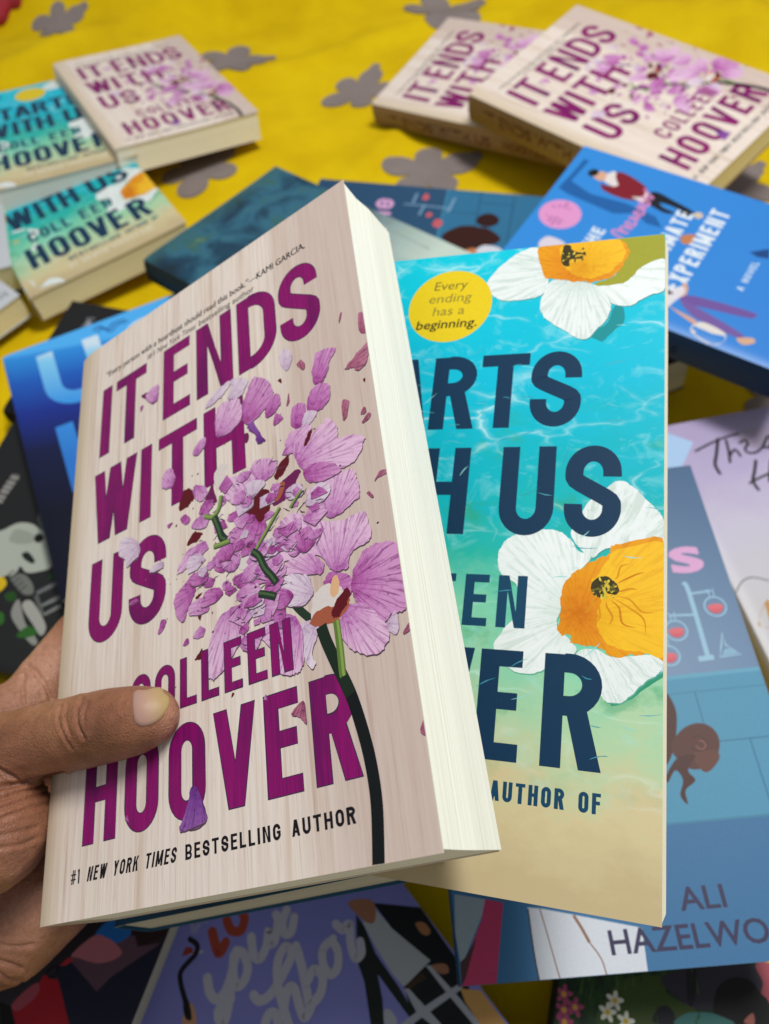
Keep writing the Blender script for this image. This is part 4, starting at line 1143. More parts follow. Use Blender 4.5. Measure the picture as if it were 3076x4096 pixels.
    for tone, pts in items:
        pts = [tuple(p) for p in pts]
        cx = sum(p[0] for p in pts) / len(pts)
        cy = sum(p[1] for p in pts) / len(pts)
        if cy < 46 and cx < 104 or (15 < cx < 52 and cy > 76 and tone in PETAL):
            shard(pts, tone)
    a.taper([tuple(p) for p in DATA['main'][2:]], 3.3, 3.2, HERO_INK['k'], 8)
    if fine:
        a.taper([tuple(p) for p in DATA['main'][:4]], 3.4, 3.3, '1c2a20', 8)
        a.line([tuple(p) for p in DATA['ls']], 2.1, '5d7a36', 8)
        a.line([(x + 0.3, y) for x, y in DATA['ls']], 0.8, '86a050', 8)
    k = '17131a'
    a.line_caps('#1', 14.6, 18.6, 9.2, 12.9, 0.62, k)
    a.line_caps('NEW YORK TIMES', 21.6, 57.0, 9.2, 12.9, 0.72, k, 0.2)
    a.line_caps('BESTSELLING AUTHOR', 60.6, 115.0, 9.2, 12.9, 0.78, k)
    a.text('\u201cEvery person with a heartbeat should read this book.\u201d\u2014KAMI GARCIA,', 17.0, 117.5, 189.2, 192.0, '120e12')
    a.text('\u201cEvery person with a heartbeat should read this book.\u201d\u2014KAMI GARCIA,', 17.14, 117.64, 189.2, 192.0, '120e12')
    a.text('#1', 41.0, 44.6, 184.9, 187.5, '1b161a', 0.004)
    a.text('New York Times', 46.0, 66.0, 184.9, 187.5, '1b161a', 0.004, 0.2)
    a.text('bestselling author', 68.0, 94.6, 184.9, 187.5, '1b161a', 0.004)
    return a


STARTS_INK = {'ol': '9a9a2e', 'sh': '148a90', 'w1': 'd5dcda', 'w2': 'dbe3e0', 'o1': 'd98a14', 'o2': 'e3a81a', 'k': '3b3418', 'gd': '2f8f6c', 'y': 'c9b63a'}


def flower_print():
    """white and orange flower pieces: colour plus soft streaks"""
    out = {}
    for key, tone, vein, amt in (('w1', ('d3d3b4', 'c6d2cc', 'dce2e1'), 'a6bcae', 0.5), ('w2', ('d0d3ba', 'd0dad6', 'e0e5e4'), 'aec4b6', 0.45), ('o1', ('c46d0a', 'd48312', 'dc9416'), 'bb6208', 0.35), ('o2', ('d18f10', 'dfa618', 'e8b524'), 'cb840e', 0.3)):
        out[key] = petal_material('narcissus_print_' + ('white' if key[0] == 'w' else 'orange'), tone, vein, amt)
    return out


NARC = flower_print()


def art_it_starts(fine):
    a = Art()
    rr0 = random.Random(8)
    navy, navy2 = '0e3350', '12425f'
    q = DATA['q']['E']
    ks = [p for t, p in DATA['B'] if t == 'k']
    KT, KC = [(sum(x for x, y in p) / len(p), sum(y for x, y in p) / len(p)) for p in ks]
    # lower left flower and left edge flower (out of sight on the held copy)
    for key, c in (('lf1', 'w1'), ('lf2', 'w1')):
        a.add(poly(catmull([tuple(p) for p in q[key]], 3, True)), '000000', NARC[c], (0, 40, 0.4))
    a.blob([tuple(p) for p in q['ly']], 'c9b45a', 3)
    for n, (tone, pts) in enumerate(DATA['B']):
        pts = [tuple(p) for p in pts]
        cy = sum(p[1] for p in pts) / len(pts)
        sm = ruffle(pts, {'o': 0.34, 'w': 0.16}.get(tone[0], 0.1), rr0) if fine else catmull(pts, 3, True)
        if tone in NARC:
            hub = (109, 197, -1.2) if cy > 150 else (113, 77, 2.4)
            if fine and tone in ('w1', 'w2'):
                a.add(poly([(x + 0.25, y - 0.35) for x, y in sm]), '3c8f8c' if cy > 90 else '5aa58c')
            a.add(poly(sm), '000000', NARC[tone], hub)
        else:
            a.add(poly(sm), STARTS_INK[tone])
    if fine:
        r = random.Random(3)
        for (cx, cy, rx_, ry_, n) in ((KC[0], KC[1], 3.6, 3.0, 46), (KT[0], KT[1], 5.0, 3.4, 30)):
            for _ in range(n):
                t, q = r.uniform(0, 6.28), r.uniform(0.2, 1.0)
                x, y = cx + rx_ * q * math.cos(t), cy + ry_ * q * math.sin(t)
                a.oval(x, y, r.uniform(0.25, 0.75), r.uniform(0.2, 0.5), r.choice(['332c14', '4a4420', '6b6424', 'd6c24a', 'c9ae34']), 8, t)
        for ang, L in ((-0.05, 9), (-0.5, 15), (-0.75, 17), (-1.0, 14), (-1.35, 11), (-1.75, 11), (-2.2, 9), (0.5, 12), (0.9, 10)):      # folds of the cup
            p = catmull([(KC[0] + d * math.cos(ang + 0.1 * math.sin(d)), KC[1] + d * math.sin(ang + 0.1 * math.sin(d))) for d in (4, 0.5 * L, 0.8 * L, L)], 4)
            a.add(strip(p, [0.05 + 0.5 * math.sin(math.pi * i / (len(p) - 1)) for i in range(len(p))]), r.choice(['cc850e', 'c67a0c', 'd08c10']))
    a.oval(64.0, 186.0, 15.2, 15.0, 'e0c31c', 48)
    if fine:
        for body, x0, x1, y, c in (('Every', 57.5, 69.6, 193.0, '6f6526'), ('ending', 56.0, 71.5, 187.6, '857a30'), ('has a', 58.0, 69.5, 182.2, '857a30'), ('beginning.', 52.4, 74.4, 176.8, '2f2c1a')):
            a.text(body, x0, x1, y, y + 3.6, c, 0.012 if c[0] == '2' else 0.0, 0.12)
    a.caps([('I', 6, 11), ('T', 13.5, 27), ('S', 12.0, 27), ('T', 28.5, 43.5), ('A', 43.5, 60.2), ('R', 61.3, 76.6), ('T', 78, 94), ('S', 94.8, 111.0)][2:], 136.9, 164.6, 5.3, navy)
    if not fine:
        a.caps([('I', 12, 17), ('T', 20, 36)], 170, 196, 5.3, navy)
    a.caps([('W', 12, 36), ('I', 39, 44.3), ('T', 46.5, 59.5), ('H', 61.0, 77.0), ('U', 87.5, 104.3), ('S', 107.4, 124.0)], 100.1, 130.0, 5.4, navy)
    a.caps([('C', 22, 30), ('O', 32.5, 40.5), ('L', 43, 50), ('L', 52.5, 59.5), ('E', 62, 69), ('E', 79.2, 86.6), ('N', 89.4, 98.0)][:4] + [('E', 68.6, 76.2), ('E', 79.2, 86.6), ('N', 89.4, 98.0)], 71.4, 87.3, 2.9, navy2)
    a.caps([('H', 13.5, 29), ('O', 33, 48), ('O', 51, 66), ('V', 68, 84), ('E', 86.0, 98.2), ('R', 104.4, 120.4)], 34.0, 64.8, 5.6, navy)
    a.line_caps('BESTSELLING', 42.0, 86.5, 23.6, 28.8, 1.15, navy2)
    a.line_caps('AUTHOR OF', 91.6, 120.8, 23.6, 28.8, 1.05, navy2)
    if not fine:
        a.text('IT ENDS WITH US', 40, 112, 13.5, 18.5, 'd8d6c6', 0.012)
    # glints that cross the letters
    if fine:
        r = random.Random(21)
        for _ in range(44):
            x, y = r.uniform(55, 134), r.uniform(36, 176)
            L = r.uniform(2.5, 8)
            ang = r.choice([r.uniform(0.2, 1.3), r.uniform(-0.3, 0.3)])
            p = catmull([(x, y), (x + L * 0.5 * math.cos(ang), y + L * 0.5 * math.sin(ang) + r.uniform(-0.5, 0.5)), (x + L * math.cos(ang), y + L * math.sin(ang))], 4)
            m = len(p)
            a.add(strip(p, [0.02 + r.uniform(0.12, 0.34) * math.sin(math.pi * i / (m - 1)) for i in range(m)]), r.choice(['4fa6b4', '66bcc4', '8fd2d2', '3d93a8']))
    return a


def art_from(key, spec):
    """spec: [(shape name, kind, colour, width)] over the shapes measured for this cover"""
    a = Art()
    q = DATA['q'][key]
    for name, kind, colour, *w in spec:
        pts = [tuple(p) for p in q[name]]
        if kind == 'P':
            a.add(poly(pts), colour)
        elif kind == 'B':
            a.blob(pts, colour)
        else:
            a.line(pts, w[0], colour)
    return a


ENDS = art_it_ends(True)
ENDS_FAR = art_it_ends(False)
STARTS = art_it_starts(True)
STARTS_FAR = art_it_starts(False)

# ------------------------------------------------------------------ the two held books
ENDS_SPINE = shade_material('brown_wood_spine_print', [(0.2, '8a7050'), (0.5, '9a7f5c'), (0.8, '8a6f4e')], 1, 0.5, (0.3, 0.05))
hero = Book('hero', 'pale wood-patterned paperback with purple lettering and a shattered orchid, held up by the thumb', 26.2, WOOD, ENDS, WOOD, PAGES_WHITE,
            curl=0.0, hinge=(9.0, 1.3), group='copies of the wood-patterned paperback',
            levels=[(0.5, -1.8, 0.8, 0.8), (9, -0.45, 0.6, 0.8), (60, -0.5, 0.6, 0.8), (135.7, -0.45, 0.8, 0.8), (136.2, -6.6, 0.5, 3.2), (136.9, -13.0, 0.3, 3.0), (136.8, -25.8, 0.3, 3.4), (0.5, -25.8, 0.6, 0.8)])
Book('B', 'turquoise water-patterned paperback with white narcissus and navy lettering, held behind the wood-patterned one', 14.0, WATER, STARTS, WATER, PAGES,
     curl=0.0, group='copies of the turquoise paperback',
     levels=[(0.5, -1.4, 1, 1), (7, -0.45, 1, 1), (80, -0.4, 1, 1), (135.8, -0.4, 0.4, 1), (137.0, -6, 2.5, 1), (137.2, -13.6, 4, 1), (0.5, -13.6, 1, 1)])
TEALBACK = shade_material('dark_teal_print', [(0.0, '0c4a66'), (0.3, '0a3a52'), (1.0, '0d5a70')], 0, 0.3)
Book('X', 'dark teal paperback in the hand, only its foot showing below the wood-patterned book', 17.0, TEALBACK, None, TEALBACK, PAGES_GREY)

# ------------------------------------------------------------------ the books on the sheet
sp = Art()
sp.text('IT ENDS WITH US', 18, 132, -17.5, -8.0, '5c2c22', 0.02)
sp.text('HOOVER', 144, 188, -16.5, -9.0, '5c2c22', 0.02)
Book('C', 'wood-patterned paperback lying across a turquoise one at the far left of the sheet', 24.0, WOOD, ENDS_FAR, WOOD, PAGES, group='copies of the wood-patterned paperback')
Book('G', 'wood-patterned paperback lying half under another copy at the far right', 22.0, WOOD, ENDS_FAR, ENDS_SPINE, PAGES, group='copies of the wood-patterned paperback', spine_art=sp)
Book('H', 'wood-patterned paperback lying on top of another copy, its corner under the bright blue book', 25.0, WOOD, ENDS_FAR, ENDS_SPINE, PAGES_YELLOW, group='copies of the wood-patterned paperback', spine_art=sp)
Book('D', 'turquoise paperback with thick cream page edges lying under the far left wood-patterned book', 24.0, WATER, STARTS_FAR, WATER, PAGES_WHITE, group='copies of the turquoise paperback')
Book('E', 'turquoise paperback with cream page edges, just in front of another turquoise copy at the left', 22.0, WATER, STARTS_FAR, WATER, PAGES_YELLOW, group='copies of the turquoise paperback')

# bright blue romance with two drawn people
a = art_from('I', [('sofa', 'P', '1a5a9c'), ('bird', 'P', '16407a'), ('leg1', 'B', '15161c'), ('leg2', 'B', '1b1c24'), ('jacket', 'B', '7a1726'), ('shirt', 'B', 'd8cfcc'), ('face', 'B', 'cf9f86'), ('hair', 'B', '15110f'),
                   ('shoe1', 'B', '2b2320'), ('shoe2', 'B', 'c9b79c'), ('mug', 'B', 'b9774a'), ('sticker', 'B', 'cfc6d2')])
pk = 'cf83b4'
a.oval(58.3, 178.0, 14.0, 14.0, 'd58fc0', 36)
for i, (x0, x1) in enumerate(((53, 63.5), (49, 67.5), (47.5, 69), (49, 67.5), (53.5, 63))):
    for x in range(int(x0), int(x1), 3):
        a.add(rect(x, 184.2 - i * 3.4, x + 2.2, 186.0 - i * 3.4), 'a5639a')
a.line_caps('THE', 36.5, 58.2, 144.6, 153.4, 2.0, 'd6dfe6')
a.line([(56, 131), (58, 140), (61, 140), (62, 131), (63, 137), (66, 137), (67, 131), (69, 136), (72, 136), (70, 131), (75, 132), (76, 137), (78, 131), (81, 136), (83, 135), (81, 131), (85, 131), (87, 137), (88, 131), (91, 137), (93, 135), (91, 131), (95, 132), (97, 138), (99, 131), (102, 136), (105, 140)], 1.5, pk)
a.line_caps('ROOMMATE', 30, 96.5, 101.5, 112.5, 2.3, 'd6dfe6')
a.line_caps('EXPERIMENT', 29.5, 107.5, 81.5, 93.6, 2.4, 'd6dfe6')
a.line_caps('A NOVEL', 48.0, 75.0, 50.2, 54.4, 0.9, 'c3d6e8')
for nm, kind, c in (('pants1', 'B', '6a4f94'), ('pants2', 'B', '6f5598'), ('armw', 'B', 'cb9c86'), ('top', 'B', 'd3cfd6'), ('arml', 'B', 'cb9c86'), ('hair2', 'B', '15151c'), ('bag', 'B', 'd5cfc9'), ('feet', 'B', 'cba184')):
    pts = [tuple(p) for p in DATA['q']['I'][nm]]
    (a.blob(pts, c) if kind == 'B' else a.add(poly(pts), c))
BLUE = shade_material('bright_blue_print', [(0.0, '1e74c4'), (1.0, '2280cc')], 1, 0.2)
NAVY = shade_material('navy_spine_print', [(0.0, '12385f'), (1.0, '163f68')], 1, 0.2)
sp2 = Art()
sp2.text('Elena Armas', 62, 128, -17.0, -7.0, '0b2342', 0.015)
sp2.text('EXPERIMENT', 6, 56, -17.0, -8.0, '2a5a8c', 0.015)
Book('I', 'bright blue paperback with a drawn couple, pink round seal and white lettering', 23.0, BLUE, a, NAVY, PAGES, spine_art=sp2, art_w=126.7)

# dark painterly book
MURK = NT('dark_teal_painting_print', 0.35, 0.4)
sepm = split_v(MURK)
nzm = MURK.noise(MURK.uv(0.022, 0.03), 1.0, 6, 0.62, 0.6)
cm = MURK.ramp(nzm, [(0.30, '071a26'), (0.44, '0f3a50'), (0.54, '2a6076'), (0.62, '2f5a50'), (0.72, '7d9670')])
edge = MURK.ramp(MURK.math('ADD', sepm[1], MURK.math('MULTIPLY', nzm, 0.25)), [(0.34, 1.0), (0.62, 0.0), (1.02, 0.0), (1.14, 1.0)])
right = MURK.ramp(sepm[0], [(0.55, 0.0), (0.95, 1.0)])
MURK.base(MURK.mix(MURK.mix(cm, '2f5a5c', MURK.math('MULTIPLY', MURK.ramp(sepm[1], [(0.93, 0.0), (1.06, 1.0)]), 0.9)), 'b9c8bc', MURK.math('MULTIPLY', MURK.ramp(sepm[1], [(0.25, 1.0), (0.62, 0.0)]), MURK.ramp(sepm[0], [(0.45, 0.0), (0.8, 1.0)]))))
a = Art()
for i in range(38):
    a.add(rect(17 + i * 2.9, 216.4, 17 + i * 2.9 + rnd.uniform(0.9, 2.2), 217.4), '6f9090')
for i in range(16):
    a.add(rect(122 + i * 0.1, 60 + i * 2.6, 124 + i * 0.1, 60 + i * 2.6 + rnd.uniform(0.9, 2.0)), '8c9c98')
Book('J', 'dark teal paperback with a murky painted cover, behind the top edge of the held book', 19.0, MURK.m, a, plain_material('dark_spine_print', '2a2c1c'), PAGES, art_w=136.0)


def art_lab(key, fine):
    a = Art()
    dk, tile = '1f4f76', '4f90ae'
    # tiled lower half
    if fine:
        a.add(panel(0.2, 47.6, 139.8, 104.5), '4a8aa8')
        a.add(panel(0.2, 0.2, 139.8, 47.6), '3a6c96')
        a.add(panel(0.2, 103.9, 139.8, 105.6), '5b9ab4')
        a.add(panel(0.2, 47.2, 139.8, 48.0), '3f7a98')
        for x0, y0, x1, y1 in ((118, 97.6, 139.8, 97.9), (0.2, 97.6, 118, 97.9), (0.2, 76.5, 139.8, 77.0), (110.5, 77, 111.0, 97.6), (126.6, 48, 127.2, 76.5), (66, 77, 66.6, 97.6), (84, 48, 84.6, 76.5)):
            a.add(panel(x0, y0, x1, y1), '2f6c8a')
    else:
        a.add(panel(0.2, 0.2, 139.8, 104.5), '2d6a8e')
        a.add(panel(0.2, 103.9, 139.8, 105.6), '3a7a98')
        for y in (52, 78):
            a.add(panel(0.2, y, 139.8, y + 0.9), '20506e')
        for x, y0, y1 in ((112, 78, 104), (126, 52, 78), (70, 78, 104)):
            a.add(panel(x, y0, x + 0.9, y1), '20506e')
    pink = 'cf9cc6'
    if fine:
        a.line_caps('HYPOTHESI', 14, 111, 152.0, 166.0, 3.6, pink)
        a.text('s', 116.5, 130.8, 153.0, 171.5, pink, 0.02)
        a.text('s', 117.0, 131.3, 153.2, 171.7, pink, 0.02)
        glass = '8fb6cc'
        red = 'c4545e'

        def flask(cx, cy, r):
            a.add(strip(arc(cx, cy, r, r, 0, 350, 20), 0.7, True), glass)
            a.add(strip([(cx - 0.9, cy + r), (cx - 1.2, cy + r + 4)], 0.5), glass)
            a.add(strip([(cx + 0.9, cy + r), (cx + 1.2, cy + r + 4)], 0.5), glass)
            a.add(poly(arc(cx, cy, r * 0.72, r * 0.72, 180, 360, 12)), red)
            a.oval(cx, cy - 0.1, r * 0.74, r * 0.3, 'd0626c', 16)
        q = DATA['q']['P']
        st = [tuple(p) for p in q['stand']]
        a.line(st, 2.0, glass)
        a.line([tuple(p) for p in q['base']], 2.2, glass)
        a.line([tuple(p) for p in q['arm1']], 1.0, glass)
        a.line([tuple(p) for p in q['arm2']], 1.0, glass)
        for nm in ('fl1', 'fl2'):
            pts = [tuple(p) for p in q[nm]]
            cx = sum(p[0] for p in pts) / len(pts)
            cy = sum(p[1] for p in pts) / len(pts)
            flask(cx, cy, 4.6)
        flask(104.6, 114.5, 4.4)
        er = [tuple(p) for p in q['erl']]
        a.add(strip(er, 0.7, True), glass)
        a.add(poly([(er[3][0] + 1.0, er[3][1] + 0.5), (er[2][0] - 1.0, er[2][1] + 0.5), ((er[2][0] + er[3][0]) / 2 + 1.4, er[3][1] + 3.4), ((er[2][0] + er[3][0]) / 2 - 1.4, er[3][1] + 3.4)]), '7fa6be')
        for nm, kind, c, *w in (('bow1', 'B', '472621'), ('bow2', 'B', '522e27'), ('bow3', 'B', '5e372d'), ('tail', 'B', '44231e')):
            a.blob([tuple(p) for p in q[nm]], c)
        b2 = [tuple(p) for p in q['bow2']]
        cx = sum(p[0] for p in b2) / len(b2)
        cy = sum(p[1] for p in b2) / len(b2)
        a.add(strip(arc(cx, cy, 3.4, 3.0, 200, 480, 14), 0.4), '3a201e')
        a.add(strip(arc(cx + 0.6, cy - 0.6, 1.9, 1.7, 180, 460, 14), 0.4), '8a5a4e')
        for nm, c in (('grey', '8d9da6'), ('coatL', 'c9ced6'), ('pink', 'b23a62'), ('hair', '4a3034')):
            a.add(poly([tuple(p) for p in q[nm]]), c)
        for nm, w in (('l1', 0.45), ('l2', 1.1), ('l3', 0.5), ('edgeL', 0.5)):
            a.line([tuple(p) for p in q[nm]], w, '8a6650' if nm != 'edgeL' else '3a3038')
        a.text('ALI', 83.6, 100.4, 18.0, 25.6, '35324f', 0.015)
        a.text('HAZELWOOD', 55.6, 131.0, 5.9, 13.7, '35324f', 0.015)
    else:
        q = DATA['q']['K']
        a.line_caps('HYPOTHE', 14, 84, 145, 158.5, 3.2, pink)
        a.caps([('S', 89, 99.5), ('I', 102, 106), ('S', 109, 121.5)], 144.5, 158.5, 3.3, pink)
        for nm, w in (('st1', 1.4), ('st2', 1.8), ('st3', 1.8), ('st4', 2.2)):
            a.line([tuple(p) for p in q[nm]], w, '6f93b0')
        for nm in ('f1', 'f2', 'f3'):
            a.blob([tuple(p) for p in q[nm]], 'c0565f')
        for nm, c in (('hair', '34140f'), ('bun', '2e120e'), ('neck', 'b9744a'), ('coat', 'c9ccd6')):
            a.blob([tuple(p) for p in q[nm]], c)
    return a


LAB = shade_material('deep_blue_print', [(0.0, '275f8a'), (0.6, '255a84'), (1.0, '1f4d74')], 1, 0.15)
LAB2 = shade_material('night_blue_print', [(0.0, '1c4a6c'), (1.0, '163f60')], 1, 0.15)
Book('P', 'large blue paperback with pink lettering, red flasks and lab coat, under the turquoise held book', 20.0, LAB, art_lab('P', True), LAB, PAGES_YELLOW, art_w=140.0, group='copies of the blue laboratory paperback', curl=0.0, hinge=(0.01, 0.0))
Book('K', 'blue paperback with a brown-haired woman among tiles, lying sideways left of the bright blue book', 17.0, LAB2, art_lab('K', False), LAB2, PAGES, art_w=140.0, group='copies of the blue laboratory paperback', curl=0.0, hinge=(0.01, 0.0))
DARK = plain_material('dark_green_black_print', '101a18', 0.5, 0.2)
Book('U', 'dark green-black paperback with thick cream pages showing under the spine of the bright blue book', 26.0, DARK, None, DARK, PAGES_GREY)

# blue gradient book
BLUEG = NT('blue_gradient_print', 0.5, 0.2)
sepb = split_v(BLUEG)
dv = BLUEG.math('ADD', sepb[1], BLUEG.math('MULTIPLY', sepb[0], 0.17))
BLUEG.base(BLUEG.ramp(dv, [(0.30, '0d1022'), (0.55, '131a3e'), (0.72, '1b2f86'), (0.86, '1d57b0'), (0.98, '2c86d2'), (1.1, '4ba6e6')]))
PALEB = NT('pale_blue_letter_print', 0.5, 0.2)
sepc = split_v(PALEB)
dc = PALEB.math('ADD', sepc[1], PALEB.math('MULTIPLY', sepc[0], 0.2))
PALEB.base(PALEB.ramp(dc, [(0.5, '2b6fc0'), (0.75, '3b90da'), (0.95, '7cc0e4'), (1.08, 'c4d6e2')]))
a = Art()
for g in glyph('U', 22, 66, 140, 196, 11.5):
    a.add(g, '000000', PALEB.m)
for g in glyph('G', 80, 118, 140, 196, 11) or glyph('C', 78, 118, 140, 196, 11):
    a.add(g, '000000', PALEB.m)
for g in glyph('L', 22, 54, 70, 126, 11.5):
    a.add(g, '000000', PALEB.m)
a.line([tuple(p) for p in DATA['q']['M']['scr']], 1.3, '16407e')
a.line([(x + 2, y - 3) for x, y in DATA['q']['M']['scr']], 1.3, '1c4c90')
Book('M', 'blue paperback fading to navy with big pale letters, left of the held books', 17.0, BLUEG.m, a, plain_material('blue_spine_print', '14204a'), PAGES, curl=0.5)

# black books
BLACK = shade_material('black_print', [(0.0, '060607'), (1.0, '090a0c')], 1, 0.3, rough=0.55)
a = Art()
a.line([(84, 146), (88, 152), (92, 147), (95, 152), (97, 146)], 1.6, '6a6c70')
a.oval(91, 149, 3.0, 2.4, '8d8f92', 14)
Book('L', 'black paperback corner with a small grey emblem, behind the blue gradient book', 16.0, BLACK, a, BLACK, PAGES, art_w=110.0)
a = art_from('N', [('blade', 'P', '5d6660'), ('rib1', 'P', '66686a'), ('rib2', 'P', '787a78'), ('rib3', 'P', '7a7c78'), ('rib4', 'P', '585a58'), ('neck', 'B', '6a6c66'), ('arm2', 'B', '84857e'), ('arm', 'B', '9a9a92'),
                   ('skull', 'B', 'a3a89c'), ('shade1', 'B', '8d9488'), ('jaw', 'B', '1c211e'), ('eye', 'B', '141816'), ('leaf1', 'B', '1e4020'), ('leaf2', 'B', '2a5a22'), ('leaf3', 'B', '24481e'), ('leaf4', 'B', '2d6024'), ('yel', 'B', 'c7a71a')])
tx = catmull([tuple(p) for p in DATA['q']['N']['txt']], 4)
for k in range(0, len(tx) - 1, 2):
    (x0, y0), (x1, y1) = tx[k], tx[k + 1]
    a.line([(x0 - 0.3, y0 - 3.2), (x0 + 0.2, y0 + 3.0)], 2.0, '8e8c88')
    a.line([(x1 - 0.2, y1 - 2.6), (x1, y1 + 2.6)], 1.2, '6c6a68')
for k in range(5):
    c = [tuple(p) for p in DATA['q']['N']['neck']]
    t = k / 5
    (ax, ay), (bx, by) = c[0], c[4]
    a.line([(ax + (bx - ax) * t - 1.5, ay + (by - ay) * t + 2.2), (ax + (bx - ax) * t + 4.0, ay + (by - ay) * t - 1.0)], 0.8, '2c2e2c')
Book('N', 'black paperback with a pale skeleton and green leaves, at the left edge beside the hand', 16.0, BLACK, a, BLACK, PAGES, art_w=200.0)

# pale books at the edges
LILAC = shade_material('lilac_print', [(0.0, 'b4afac'), (0.45, 'bab7bd'), (0.62, 'b9b3c6'), (0.8, 'ab9fc0'), (1.0, 'a497bb')], 1, 0.3)
a = art_from('O', [('blush', 'B', 'a99bb4')])
for nm, w in (('T1', 1.5), ('T2', 2.0), ('h1', 1.7), ('h2', 1.6), ('r', 1.6), ('o', 1.6), ('H1', 1.9), ('H2', 1.5), ('H3', 1.7)):
    a.pen([tuple(p) for p in DATA['q']['O'][nm]], w, '17151a')
a.line([tuple(p) for p in DATA['q']['O']['curve']], 0.8, '6f6c6c')
a.blob([tuple(p) for p in DATA['q']['O']['leaf']], 'b78a52')
Book('O', 'lilac and grey paperback with black handwritten lettering at the right edge', 16.0, LILAC, a, LILAC, PAGES)
PALE = shade_material('pale_blue_print', [(0.0, '9db9d8'), (1.0, '9bb8da')], 1, 0.3)
Book('T', 'pale blue paperback corner between the lilac book and the large blue one', 14.0, PALE, None, PALE, PAGES_YELLOW)
GREYW = shade_material('grey_white_print', [(0.0, 'bcc0c4'), (1.0, 'b2b6be')], 1, 0.6)
a = Art()
a.text('LOVE', 112, 132, 8, 14, '8a8c92', 0.02)
a.line([(110, 18), (118, 20), (130, 18)], 1.2, 'a2a6aa')
Book('F2', 'whitish paperback corner at the left edge, in front of another cream page block', 20.0, GREYW, a, GREYW, PAGES_YELLOW)
Book('F1', 'pale paperback at the left edge, half hidden beside the nearer turquoise book', 22.0, GREYW, None, GREYW, PAGES_YELLOW)

# lower books
PERI = shade_material('periwinkle_print', [(0.0, '7a7cc0'), (1.0, '7476b8')], 1, 0.2)
a = art_from('Q', [('suit2', 'P', '16191a'), ('dark', 'P', '15181c'), ('shirt', 'P', 'a9adb0'), ('suit', 'P', '18211d'), ('skin', 'B', '9a6a50'), ('hand2', 'B', 'a06f4a'), ('belt', 'P', '3a2c1c'), ('hand3', 'B', '9a6a50'),
                   ('pl1', 'P', 'a3a7ae'), ('pl2', 'P', 'a3a7ae'), ('pl3', 'P', 'a3a7ae'), ('orange', 'P', 'c49556'), ('blob', 'B', 'a8acb4')])
for nm, w, c in (('y1', 3.9, 'b0aeba'), ('y2', 3.9, 'b0aeba'), ('o', 3.9, 'b0aeba'), ('u', 3.9, 'b0aeba'), ('r', 3.9, 'b0aeba'), ('g', 3.9, 'b0aeba'), ('h', 3.9, 'b0aeba'), ('hh', 3.9, 'b0aeba'), ('dots', 1.2, 'a9a8b8'), ('b', 3.9, 'b0aeba'), ('oo', 3.7, 'b0aeba'), ('rr', 3.7, 'b0aeba'), ('oth', 2.0, '8f92b8'), ('L', 4.2, '96402e'), ('O', 4.0, '96402e'), ('wand', 2.2, '17161a')):
    a.pen([tuple(p) for p in DATA['q']['Q'][nm]], w, c)
a.add(poly([tuple(p) for p in DATA['q']['Q']['heart']]), '8a3428')
a.blob([tuple(p) for p in DATA['q']['Q']['hand']], 'b98a66')
a.blob([tuple(p) for p in DATA['q']['Q']['wandtip']], '121114')
Book('Q', 'periwinkle paperback with grey script and a suited figure, below the held books', 16.0, PERI, a, PERI, PAGES_WHITE, curl=0.0, hinge=(0.01, 0.0))
INDIGO = shade_material('black_indigo_print', [(0.0, '16131a'), (1.0, '1a141a')], 1, 0.3)
a = art_from('S', [('dark', 'P', '2a1a1c'), ('mauve', 'P', '58404c'), ('navy', 'P', '1c1d30'), ('blue', 'B', '1f62a8'), ('pink', 'B', 'a8646c'), ('red', 'P', '9c1a26'), ('redl', 'B', '9a4650'), ('red2', 'P', 'a82832'), ('dk2', 'P', '121214')])
a.line([tuple(p) for p in DATA['q']['S']['mask']], 1.2, '191722')
Book('S', 'dark paperback with red, mauve and blue shapes, under the hand', 17.0, INDIGO, a, INDIGO, PAGES_GREY, curl=0.0, hinge=(0.01, 0.0))
GARDEN = NT('dark_garden_print', 0.5, 0.2)
ng = GARDEN.noise(GARDEN.uv(0.12, 0.05), 1.0, 6, 0.7)
GARDEN.base(GARDEN.ramp(ng, [(0.30, '0c140f'), (0.46, '1a2c1a'), (0.58, '26401f'), (0.74, '3c5a2a')]))
a = Art()
q = DATA['q']['R']
for nm, c in (('grass', '3a4a20'), ('dusk', '34303a'), ('tree', '241f26'), ('pink', 'a4505a'), ('hair', '1a1719'), ('head2', '1d1b22'), ('shirt', '3f7470'), ('ear', 'a8665a')):
    a.blob([tuple(p) for p in q[nm]], c)
for (px, py), kind in zip(q['fls'], 'wwwmmmm'):
    c, m = ('d3d3c4', 'c7a52a') if kind == 'w' else ('a04468', 'c79a3a')
    for k in range(5):
        b = 1.257 * k + 0.3
        a.oval(px + 2.0 * math.cos(b), py + 2.0 * math.sin(b), 1.9, 1.0, c, 10, b)
    a.oval(px, py, 1.1, 1.1, m, 10)
for _ in range(60):
    x, y = rnd.uniform(2, 60), rnd.uniform(150, 206)
    a.add(strip([(x, y), (x + rnd.uniform(-2, 2), y + rnd.uniform(4, 9))], [0.7, 0.1]), rnd.choice(['2c4a20', '3c5a28', '1d341c', '4a6430']))
a.items = a.items[:8] + a.items[-60:] + a.items[8:-60]
Book('R', 'dark green paperback with white and pink flowers at the lower right corner', 17.0, GARDEN.m, a, BLACK, PAGES, curl=0.0, hinge=(0.01, 0.0))


